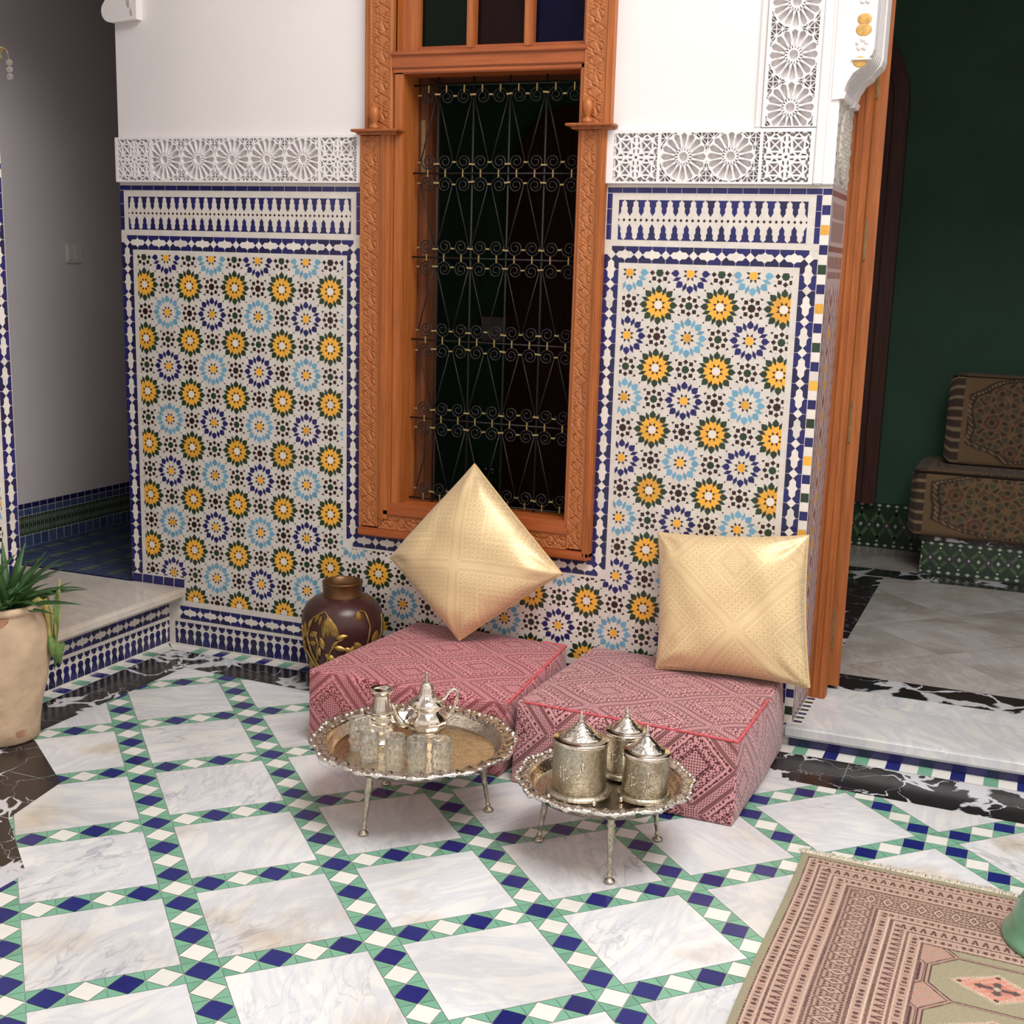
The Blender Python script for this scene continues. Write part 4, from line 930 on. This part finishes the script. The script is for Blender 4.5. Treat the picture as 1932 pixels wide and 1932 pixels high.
# rosewater jar
jp=(1.545,-.985); root=tag(empty('sugar_holder',(jp[0],jp[1],z1)),'tall silver holder with flared dish top beside the teapot on the large tray','holder')
m=MB(); m.lathe([(.030,0),(.033,.003),(.033,.040),(.030,.050),(.028,.060),(.031,.064),(.031,.068),(.028,.072),(.031,.078),(.031,.084)],SILV,48,(*jp,z1)); under(root,m.build('body'))
m=MB(); m.lathe([(.0305,.0),(.0305,.006),(.027,.022),(.023,.046),(.0215,.053),(.020,.055)],SILV,48,(*jp,z1+.084),True,rib(16,.03,.2,.9)); under(root,m.build('neck'))
m=MB(); m.lathe([(.018,0),(.024,.004),(.031,.012),(.034,.018),(.033,.019),(.028,.013),(.018,.008),(.001,.006)],SILV,48,(*jp,z1+.138),True,None,False); under(root,m.build('dish'))
# tea glasses
gl0=None
for n,((x,y),lab) in enumerate(zip([(1.520,-1.070),(1.585,-1.128),(1.668,-1.142),(1.731,-1.135),(1.789,-1.108)],
    ['leftmost and rearmost clear tea glass with etched gold bands on the large tray','second clear etched tea glass from the left on the large tray','middle clear etched tea glass in front of the teapot','second clear etched tea glass from the right on the large tray','rightmost clear etched tea glass on the large tray, nearest the empty tray floor'])):
    if n==0:
        root=empty('tea_glass',(x,y,z1)); m=MB(); h=.093
        m.lathe([(.001,.0),(.0240,0),(.0248,.002),(.0256,.03),(.0270,h),(.0262,h+.0006),(.0249,.03),(.0236,.008),(.001,.0075)],GLASS,40,(x,y,z1),True,None,False); under(root,m.build('cup'))
        m=MB(); 
        for za in (.030,.056):
            for q in range(12):
                a=2*pi*q/12; rr=.0259+.0014*(za/.093)
                m.ball((x+rr*math.cos(a),y+rr*math.sin(a),z1+za),.0036,ETCH,(.35+.65*abs(math.sin(a)),.35+.65*abs(math.cos(a)),1.5),8)
        m.lathe([(.0270,.0885),(.0273,.089),(.0273,.0910),(.0271,.0915)],ETCH,40,(x,y,z1),True,None,False); under(root,m.build('etched_band')); g0_=root
    else:
        root=g0_.copy(); COL.objects.link(root); root.location=(x,y,z1)
        for chd in [c for c in bpy.data.objects if c.parent==g0_]:
            c2=chd.copy(); COL.objects.link(c2); c2.parent=root; c2.matrix_parent_inverse=chd.matrix_parent_inverse.copy()
    tag(root,lab,'glass','etched tea glasses on the large tray')
# canisters
LIDS=silver('chased_lid_silver',rgb(228,220,208),.18,.35,130.,.3)
def canister(x,y,R,h,label,top):
    root=tag(empty('lidded_canister',(x,y,z2)),label,'canister','engraved silver canisters on the small tray')
    m=MB(); s=R/.07; kk=1.25 if R>.065 else 1.18
    m.lathe([(R*1.16,.008),(R*kk,.011),(R*(kk-.02),.016),(R*1.12,.020),(R*1.02,.022)],ENGR,64,(x,y,z2))
    m.lathe([(R,.021),(R,.03),(R,h-.012),(R*1.01,h-.008)],ENGR,64,(x,y,z2),True,None,True); under(root,m.build('body'))
    for k in range(4):
        a=k*pi/2-.75; m=MB(); m.ball((x+R*(kk-.04)*math.cos(a),y+R*(kk-.04)*math.sin(a),z2+.0075),.0075,SILV); under(root,m.build('ball_foot'))
    m=MB(); m.lathe([(R*1.01,h-.008),(R*1.05,h-.006),(R*1.05,h),(R*.98,h+.002),(R*.82,h+.003),(R*.80,h+.004)],SILV,64,(x,y,z2),True,None,False)
    dh=top-.030
    m.lathe([(R*.80,h+.003),(R*.78,h+.008),(R*.62,h+.2*(dh-h)+.006),(R*.40,h+.62*(dh-h)),(R*.22,h+.88*(dh-h)),(R*.12,dh),(R*.10,dh+.001)],LIDS,64,(x,y,z2)); lid=under(root,m.build('lid'))
    m=MB(); m.lathe([(.009,0),(.0085,.003),(.0045,.007),(.0065,.012),(.006,.017),(.003,.022),(.0035,.025),(.001,.029)],SILV,20,(x,y,z2+dh)); m.build('finial',lid)
    # raised inscription strokes and teardrop boss on the side facing the camera
    ca=math.atan2(-4.0-y,3.16-x); m=MB()
    def sp(da,zv,o=.001): return (x+(R+o)*math.cos(ca+da),y+(R+o)*math.sin(ca+da),z2+zv)
    H=h-.03
    strokes=[[(-.75,.55),(-.72,.30)],[(-.60,.62),(-.58,.25)],[(-.80,.50),(-.50,.52)],[(-.72,.30),(-.42,.34)],[(-.5,.66),(-.38,.80)],[(-.42,.34),(-.28,.55)],[(-.25,.42),(.02,.44)],[(-.2,.30),(.05,.31)],[(0.02,.44),(.03,.60)],[(-.05,.2),(.1,.08)],[(.08,.22),(.2,.10)],[(-.02,.12),(.22,.22)]]
    for st in strokes:
        (a0,b0),(a1,b1)=st; m.tube([sp(a0+(a1-a0)*t,.025+H*(b0+(b1-b0)*t)) for t in np.linspace(0,1,6)],.0013*s,SILV,6)
    under(root,m.build('inscription'))
    m=MB(); tda=.12
    m.tube([sp(tda+.11*math.sin(t)*(1-.3*math.cos(t)),.025+H*(.66-.22*math.cos(t))) for t in np.linspace(0,2*pi,24)],.0014*s,SILV,6)
    p=sp(tda,.025+H*.62); m.ball(p,.006*s,SILV,(.8,.8,1.8),10); under(root,m.build('teardrop_boss')); return root
canister(2.160,-1.062,.0695,.152,'largest engraved silver canister with domed lid, left front on the small tray',.226)
canister(2.322,-1.014,.0590,.128,'smaller engraved silver canister with domed lid, right front on the small tray',.200)
canister(2.230,-.892,.0560,.128,'engraved silver canister half hidden behind the other two on the small tray',.196)
# ================================================================== VASE
vc=(.950,-.172); root=tag(empty('floor_vase',(vc[0],vc[1],0)),'squat brown vase with gold flower relief between wall and pouf','vase')
vp=[(.078,0),(.090,.004),(.104,.05),(.126,.12),(.139,.18),(.1445,.23),(.1435,.262),(.137,.295),(.122,.320),(.098,.338),(.070,.346)]
m=MB(); m.lathe(vp,VASEM,96,(*vc,0)); under(root,m.build('body'))
m=MB(); m.lathe([(.0705,.338),(.0705,.346),(.070,.350),(.0690,.352),(.0690,.388),(.0715,.391),(.0715,.396),(.069,.398),(.065,.396),(.064,.36),(.063,.30),(.09,.27),(.001,.06)],VNECK,64,(*vc,0),True,None,False); under(root,m.build('neck'))
zs_=[p[1] for p in vp]; rs_=[p[0] for p in vp]
ca=math.atan2(-4+.178,3.16-.928)
def vsp(da,zv,o=.003):
    R=float(np.interp(zv,zs_,rs_))+o; return Vector((vc[0]+R*math.cos(ca+da),vc[1]+R*math.sin(ca+da),zv))
m=MB()
def vine(P,r=.005): 
    Q=[];
    for i in range(len(P)-1):
        for t in np.linspace(0,1,7)[:-1]: Q.append(vsp(P[i][0]+(P[i+1][0]-P[i][0])*t,P[i][1]+(P[i+1][1]-P[i][1])*t))
    Q.append(vsp(*P[-1])); m.tube(Q,[r*(1-.4*i/len(Q)) for i in range(len(Q))],VGOLD,6)
def vleaf(da,zv,L_,w,ang):
    L_*=1.25; w*=1.45; c=vsp(da,zv,.002); n=Vector((math.cos(ca+da),math.sin(ca+da),0)); e=Vector((-math.sin(ca+da),math.cos(ca+da),0)); up=Vector((0,0,1))
    a=e*math.cos(ang)+up*math.sin(ang); b=n.cross(a); V=[];F=[]
    K=7;
    for i in range(K+1):
        t=i/K; ww=w*math.sin(pi*t)**.8*(1-.3*t)+.0004
        for s,hh in ((-1,0),(-.5,.0045),(0,.0055),(.5,.0045),(1,0)): V.append(c+a*(t-.5)*L_+b*ww*s+n*hh*math.sin(pi*max(.08,min(.92,t))))
    for i in range(K):
        for j in range(4): F.append((i*5+j,i*5+j+1,i*5+j+6,i*5+j+5))
    m.add(V,F,VGOLD,True)
vine([(-.55,.03),(-.62,.09),(-.88,.16),(-.98,.22),(-.80,.29),(-.50,.315),(-.36,.30)]); vine([(-.5,.02),(-.75,.10),(-1.15,.17),(-1.25,.25)]); vine([(-.35,.05),(-.45,.12),(-.30,.18),(-.12,.215),(.0,.225)])
vine([(-.45,.10),(-.28,.14),(-.10,.16),(.05,.15)]); vine([(-.7,.14),(-.62,.20),(-.70,.24)]); vine([(.75,.12),(.62,.19),(.70,.26),(.62,.31),(.48,.318)],.004); vine([(-.2,.04),(-.05,.09),(.1,.10)]); vine([(1.2,.08),(1.1,.2),(1.25,.29)])
for q in (-.42,-.34,-.26,-.18): vleaf(q-.02,.272-abs(q+.30)*.12,.058,.010,-1.45+(q+.3)*2.2)
for (a,b,l,ww,an) in [(-.02,.232,.032,.008,.3),(-.52,.205,.034,.009,1.9),(.05,.155,.03,.008,-.4),(-.05,.19,.04,.007,-.3),(-.32,.155,.036,.008,-.5),(-.75,.235,.034,.008,.4),(-.62,.175,.03,.007,-1.3),(-.80,.20,.03,.007,.2),(-.9,.265,.034,.006,1.2),(-.68,.29,.032,.005,.9),(-.58,.285,.03,.005,1.3),
   (.42,.298,.038,.010,-1.4),(.40,.19,.042,.011,-.9),(.52,.165,.034,.010,-.6),(.9,.21,.05,.018,1.3),(1.0,.17,.04,.013,-.8),(-.05,.10,.034,.008,.5),(-.3,.09,.034,.008,.9),(-.62,.08,.034,.008,2.2),(.12,.115,.03,.008,1.2),(-.4,.06,.03,.008,.3),(-1.1,.24,.05,.012,1.4),(-1.2,.18,.05,.012,1.9),(-1.0,.12,.04,.010,1.2),(.2,.17,.03,.010,-1.2),(.24,.18,.03,.008,-1.7),(.16,.18,.03,.008,-.8),(-.12,.13,.03,.007,-.2),(-.2,.205,.03,.005,.9)]: vleaf(a,b,l,ww,an)
under(root,m.build('flower_relief'))
# ================================================================== POTTED ALOE
pc=(.232,-1.060); root=tag(empty('potted_aloe',(pc[0],pc[1],0)),'green aloe in a tall pale clay pot beside the raised landing','potted plant')
m=MB(); m.lathe([(.110,0),(.116,.004),(.119,.05),(.126,.10),(.143,.17),(.157,.25),(.165,.32),(.165,.36),(.160,.39),(.150,.41),(.150,.418),(.158,.423),(.161,.432),(.158,.441),(.146,.443),(.138,.42),(.136,.40)],TERRA,80,(*pc,0),True,None,True); pot=under(root,m.build('pot'))
m=MB()
for (da,zv,w_,h_) in ((.50,.035,.018,.030),(-.15,.405,.05,.045),(-.3,.36,.02,.03)):
    m=MB(); V=[];F=[];
    cam_a=math.atan2(-4-pc[1],3.16-pc[0])
    for i in range(13):
        t=2*pi*i/12
        aa=cam_a+da+w_*math.cos(t)/.13*(1+.2*math.sin(3*t)); zz=max(.003,zv+h_*.5*math.sin(t)*(1+.2*math.cos(2*t)))
        R=float(np.interp(zz,[0,.05,.10,.17,.25,.32,.36,.39,.41,.423,.432],[.116,.119,.126,.143,.157,.165,.165,.160,.150,.158,.162]))+.0008
        V.append((pc[0]+R*math.cos(aa),pc[1]+R*math.sin(aa),zz))
    m.add(V[:12],[tuple(range(12))],TERRD); m.build('clay_stain',pot)
m=MB(); m.lathe([(.001,.417),(.139,.415)],SOIL,40,(*pc,0),True,None,False); m.lathe([(.139,.415),(.139,.40),(.001,.40)],SOIL,40,(*pc,0),True,None,False); under(root,m.build('soil'))
def leafblade(m,base,az,L_,w,tilt,curl,mat,th=.006):
    d=Vector((math.cos(az),math.sin(az),0)); side=Vector((-math.sin(az),math.cos(az),0)); K=12; V=[];F=[]; p=Vector(base); a=tilt
    for i in range(K+1):
        t=i/K; ww=w*(1-t)**.75*(.75+.6*t*(1-t)*1.5)+.0005; dirv=d*math.cos(a)+Vector((0,0,1))*math.sin(a); nn=dirv.cross(side).normalized()
        if nn.z<0: nn=-nn
        V+= [p-side*ww+nn*ww*.45, p-side*ww*.5-nn*th*(1-t)*.6, p-nn*th*(1-t), p+side*ww*.5-nn*th*(1-t)*.6, p+side*ww+nn*ww*.45, p+nn*ww*.02]
        p=p+dirv*(L_/K); a-=curl/K
    for i in range(K):
        for j in range(6): F.append((i*6+j,i*6+(j+1)%6,(i+1)*6+(j+1)%6,(i+1)*6+j))
    F.append((0,1,2,3,4,5)); F.append(tuple(K*6+5-j for j in range(6)))
    m.add(V,F,mat,True)
m=MB(); rs=random.Random(11)
for (ox,oy,n,sc) in ((.045,.015,13,1.05),(-.045,-.03,12,1.0),(.0,.055,9,.9),(.06,-.05,8,.8),(-.08,.04,7,.8)):
    for k in range(n):
        az=k*2.399+ox*40; tl=1.35-.95*(k/n)+rs.uniform(-.1,.1); bs=(pc[0]+ox+.012*math.cos(az),pc[1]+oy+.012*math.sin(az),.412)
        leafblade(m,bs,az,sc*rs.uniform(.17,.245),rs.uniform(.017,.025),tl-.08,rs.uniform(.1,.7),LEAF)
for az,tl,ln_,cu,ox in ((.45,.62,.25,.75,.05),(.75,.40,.24,.45,.05),(.15,.30,.25,.35,.06),(.55,.95,.23,.6,.03),(-.1,.70,.24,.8,.04),(.3,1.15,.22,.5,.06),(-.4,.5,.22,.6,.05),(.95,.85,.22,.7,.04)):
    leafblade(m,(pc[0]+ox,pc[1]+.01,.418),az,ln_,.024,tl,cu,LEAF)
under(root,m.build('foliage'))
m=MB()
ra=math.atan2(.44,.897)   # trailing stems hang over the rim on the right
def tp_(r,dz,o=0): 
    r=min(r,.15+(r-.15)*.55); return (pc[0]+r*math.cos(ra+o),pc[1]+r*math.sin(ra+o),.432+dz)
m.tube([tp_(.10,-.01,-.2),tp_(.145,.018,-.15),tp_(.168,.0,-.12),tp_(.182,-.05,-.12),tp_(.186,-.09,-.12),tp_(.188,-.14,-.1)],[.009,.010,.009,.007,.006,.004],LEAF2,8)
m.tube([tp_(.11,-.01,0),tp_(.165,.012,0),tp_(.19,-.02,0),tp_(.205,-.07,0),tp_(.208,-.12,0)],[.006,.006,.005,.005,.004],LEAF2,8)
for k in range(7):
    o=-.12+k*.04; m.tube([tp_(.188+.004*k,-.10-.008*k,o),tp_(.200+.004*k,-.135,o),tp_(.198+.003*k,-.165-.006*k,o)],[.007,.013,.004],LEAF3,8)
for k in range(4):
    m.tube([tp_(.20,-.12,.02*k),tp_(.205+.006*k,-.05,.03*k),tp_(.212+.007*k,.02+.018*k,.04*k)],[.006,.005,.0025],LEAF3 if k<3 else LEAF2,6)
m.tube([tp_(.205,-.15,0),tp_(.20,-.19,0),tp_(.19,-.215,0)],[.006,.005,.001],LEAF,6)
under(root,m.build('trailing_stem'))
# ================================================================== GREEN CERAMIC
gc=(3.352,-1.02); root=tag(empty('green_ceramic_stand',(gc[0],gc[1],.0085)),'green glazed ceramic foot standing on the rug at the right edge','ceramic stand')
m=MB(); m.lathe([(.148,0),(.150,.006),(.149,.014),(.141,.022),(.134,.040),(.120,.085),(.104,.12),(.075,.16),(.050,.19),(.042,.23),(.044,.26),(.060,.275)],GREENC,80,(gc[0],gc[1],.0085)); under(root,m.build('base'))
m=MB(); m.lathe([(.048,0),(.054,.004),(.056,.05),(.058,.09),(.052,.095),(.046,.09),(.044,.01),(.001,.008)],GREENC,48,(gc[0],gc[1],.283),True,None,False); under(root,m.build('cup'))
# ================================================================== CORRIDOR DETAILS
root=tag(empty('light_switch',(-.878,.62,1.49)),'white light switch plate on the grey corridor wall','switch')
m=MB(); m.bbox(-.880,-.870,.575,.675,1.455,1.545,SWP,.004); under(root,m.build('plate'))
for y in (.602,.648): m=MB(); m.bbox(-.872,-.866,y-.020,y+.020,1.468,1.532,SWP,.002); under(root,m.build('rocker'))
root=tag(empty('wall_sconce',(.17,-.88,2.05)),'brass wall lamp with hanging crystal beads at the upper left edge','wall lamp')
m=MB(); m.lathe([(.004,-.03),(.010,-.022),(.006,-.014),(.016,-.004),(.010,.004),(.022,.016),(.026,.020),(.020,.022),(.001,.021)],BRASS,24,(.185,-.885,2.065)); m.tube([(.10,-.93,2.06),(.13,-.92,2.03),(.16,-.90,2.03),(.185,-.885,2.045)],.005,BRASS,8); under(root,m.build('arm'))
m=MB(); m.lathe([(.03,0),(.032,.004),(.02,.010),(.001,.012)],BRASS,24,(0,0,0)); o=m.build('wall_plate'); o.data.transform(Matrix.Translation((.099,-.93,2.06))@Matrix.Rotation(pi/2,4,'Y')); under(root,o)
for k in range(3): m=MB(); m.ball((.205,-.856,2.048-.0205*k),.0095,GLASS,(1,1,1),8); under(root,m.build('crystal_bead'))
m=MB(); m.tube([(.205,-.868,2.082),(.205,-.860,2.070),(.205,-.856,2.0)],.0012,BRASS,5); under(root,m.build('bead_wire'))
# ================================================================== BENCH AND CUSHIONS IN THE ROOM
b=MB(); b.bbox(2.69,5.05,2.462,2.99,.074,.250,BMARB,.003); b.bbox(2.672,5.06,2.445,2.99,.250,.272,BMARB,.004)
bench=tag(b.build('tiled_bench'),'low built-in bench with green and white lattice tile front in the dark room','bench')
ly=Lay(); green_net(ly,2.692,5.04,.078,.248); ly.build('tile_front',lambda u,v,h:(u,2.4605-h,v),bench)
def carpetcol(u,v,W_,H_):
    C=np.zeros(u.shape+(3,)); base=np.array([.17,.105,.052]); C[:]=base
    dk=np.array([.055,.035,.025]); rd=np.array([.13,.05,.035]); gn=np.array([.06,.09,.05]); cr=np.array([.25,.18,.10])
    x=u-W_/2;y=v-H_/2
    oc=np.maximum(np.abs(x)/(W_*.40),np.abs(y)/(H_*.44)); oc=np.maximum(oc,(np.abs(x)/(W_*.40)+np.abs(y)/(H_*.44))/1.55)+.02*np.sin(np.arctan2(y,x)*16)
    C[np.abs(oc-1)<.05]=dk; C[(np.abs(oc-1)<.02)&(np.sin(u*260+v*260)>0)]=cr; ins_=oc<.95
    n=np.sin(u*95)*np.sin(v*110)+np.sin((u+v)*70)*np.cos((u-v)*64)
    C[ins_&(n>.35)]=rd; C[ins_&(n>.85)]=gn; C[ins_&(n<-.7)]=dk; C[ins_&(np.abs(n)<.06)]=cr*.8
    r=np.hypot(x,y*1.1); th=np.arctan2(y,x); C[(r<.06)&(np.abs(r-.055*np.abs(np.cos(2*th)))<.006)]=cr
    e=(u<.10)|(u>W_-.10); C[e]=base*1.05; C[(u<.075)|(u>W_-.075)]=dk; C[((u<.075)|(u>W_-.075))&(np.sin(v*120)>.6)]=cr
    return C
def slab(name,x0,x1,y0,y1,z0,z1,rad,label,cat,lean=0.):
    """rounded cushion whose front and top carry the pattern"""
    root=tag(empty(name,((x0+x1)/2,(y0+y1)/2,z0)),label,cat); W_=x1-x0; D_=y1-y0; H_=z1-z0
    prof=[]; K=10
    prof.append((y1,z0)); prof.append((y0+rad*.4,z0))
    for k in range(K+1): a=-pi/2-(pi/2)*k/K; prof.append((y0+rad*.5+rad*.5*math.cos(a),z0+rad*.5+rad*.5*math.sin(a)))
    for k in range(K+1): a=pi-(pi/2)*k/K; prof.append((y0+rad+rad*math.cos(a),z1-rad+rad*math.sin(a)))
    for k in range(1,K): prof.append((y0+rad+(D_-rad*1.4)*k/K,z1))
    for k in range(5): a=pi/2-(pi/2)*k/4; prof.append((y1-rad*.4+rad*.4*math.cos(a),z1-rad*.4+rad*.4*math.sin(a)))
    prof.append((y1,z0)); P=np.array(prof); dl=np.r_[0,np.cumsum(np.hypot(*np.diff(P,axis=0).T))]; n=int(dl[-1]/.005); q=np.linspace(0,dl[-1],n); PY=np.interp(q,dl,P[:,0]);PZ=np.interp(q,dl,P[:,1])
    u=np.arange(0,W_+.001,.005); U,Q=np.meshgrid(u,q); e=np.minimum(U,W_-U); sh=np.clip(e/.035,0,1)**.5
    cyy=(y0+y1)/2;czz=(z0+z1)/2; Yg=PY[:,None]+0*U; Zg=PZ[:,None]+0*U; Yg=cyy+(Yg-cyy)*(.78+.22*sh); Zg=czz+(Zg-czz)*(.82+.18*sh)
    Yg=Yg+lean*(Zg-z0)
    Vc=(Q-D_)/1.0; C=carpetcol(np.where(U<1.25,U,U-1.25)%1.25,Vc%max(.36,H_+.02),1.25,max(.36,H_+.02)) if H_<.4 else carpetcol(U%1.1,(Q-D_)%(H_+.02),1.1,H_+.02)
    X=np.stack([x0+U,Yg,Zg],-1)
    cap=[]
    for k in (0,-1):
        ring=X[:,k]; ce_=ring.mean(0); G=np.stack([ring,ce_+(ring-ce_)*.5,np.tile(ce_,(len(ring),1))],1); cap.append((G if k==0 else G[:, ::-1],np.ones(G.shape)*np.array([.16,.10,.055])))
    under(root,grids('cover',[(X,C)]+cap,CARP)); 
    m=MB(); m.tube([(x0+.01,y0+.02+lean*(z1-z0),z1-.012),(x1-.01,y0+.02+lean*(z1-z0),z1-.012)],.006,plain('dark_braid_'+name,rgb(44,32,26),.9),6); under(root,m.build('braid_edge')); return root
slab('seat_mattress',2.615,5.0,2.405,2.97,.273,.60,.07,'long brocade seat mattress lying on the tiled bench','mattress')
slab('back_cushion',2.735,3.84,2.66,2.84,.605,1.045,.05,'large patterned carpet cushion leaning on the green wall above the bench','cushion',.16)
pf=tag(empty('picture_frame',(.02,2.982,1.16)),'small pale picture hanging on the green wall seen through the grille','picture')
m=MB(); m.bbox(.055,.235,2.975,2.996,1.06,1.22,DWOOD,.003); under(pf,m.build('frame'))
m=MB(); m.box(.065,.225,2.973,2.9755,1.07,1.21,plain('pale_print',rgb(150,146,140),.7,var=.2,scale=30)); under(pf,m.build('print'))
# ================================================================== LIGHT
wd=bpy.data.worlds.new('World'); S.world=wd; wd.use_nodes=True; bg=wd.node_tree.nodes['Background']
bg.inputs[0].default_value=(.80,.88,1.,1); bg.inputs[1].default_value=.4
def area(name,loc_,sx,sy,e,col,rot=(0,0,0)):
    l=bpy.data.lights.new(name,'AREA'); l.shape='RECTANGLE'; l.size=sx; l.size_y=sy; l.energy=e; l.color=col
    o=bpy.data.objects.new(name,l); COL.objects.link(o); o.location=loc_; o.rotation_euler=rot; return o
area('skylight',(3.65,-2.45,4.68),2.5,2.7,235,(1.,.985,.97))
# ================================================================== CAMERA
Rm=[[0.92626922,0.37564179,0.03030804],[0.10346451,-0.17614412,-0.97891182],[-0.36238161,0.90987169,-0.20202247]]
cam=bpy.data.cameras.new('camera'); co=bpy.data.objects.new('camera',cam); COL.objects.link(co)
cam.sensor_width=36; cam.lens=2415.4996/1932*36; cam.shift_x=(966-989.935)/1932; cam.shift_y=(1006.2017-966)/1932; cam.clip_start=.05
M=Matrix(((Rm[0][0],-Rm[1][0],-Rm[2][0],3.15958302),(Rm[0][1],-Rm[1][1],-Rm[2][1],-4.00273721),(Rm[0][2],-Rm[1][2],-Rm[2][2],1.4903074),(0,0,0,1)))
co.matrix_world=M; S.camera=co
S.view_settings.view_transform='Standard'; S.view_settings.look='None'; S.view_settings.exposure=.0; S.view_settings.gamma=1; S.view_settings.use_curve_mapping=False
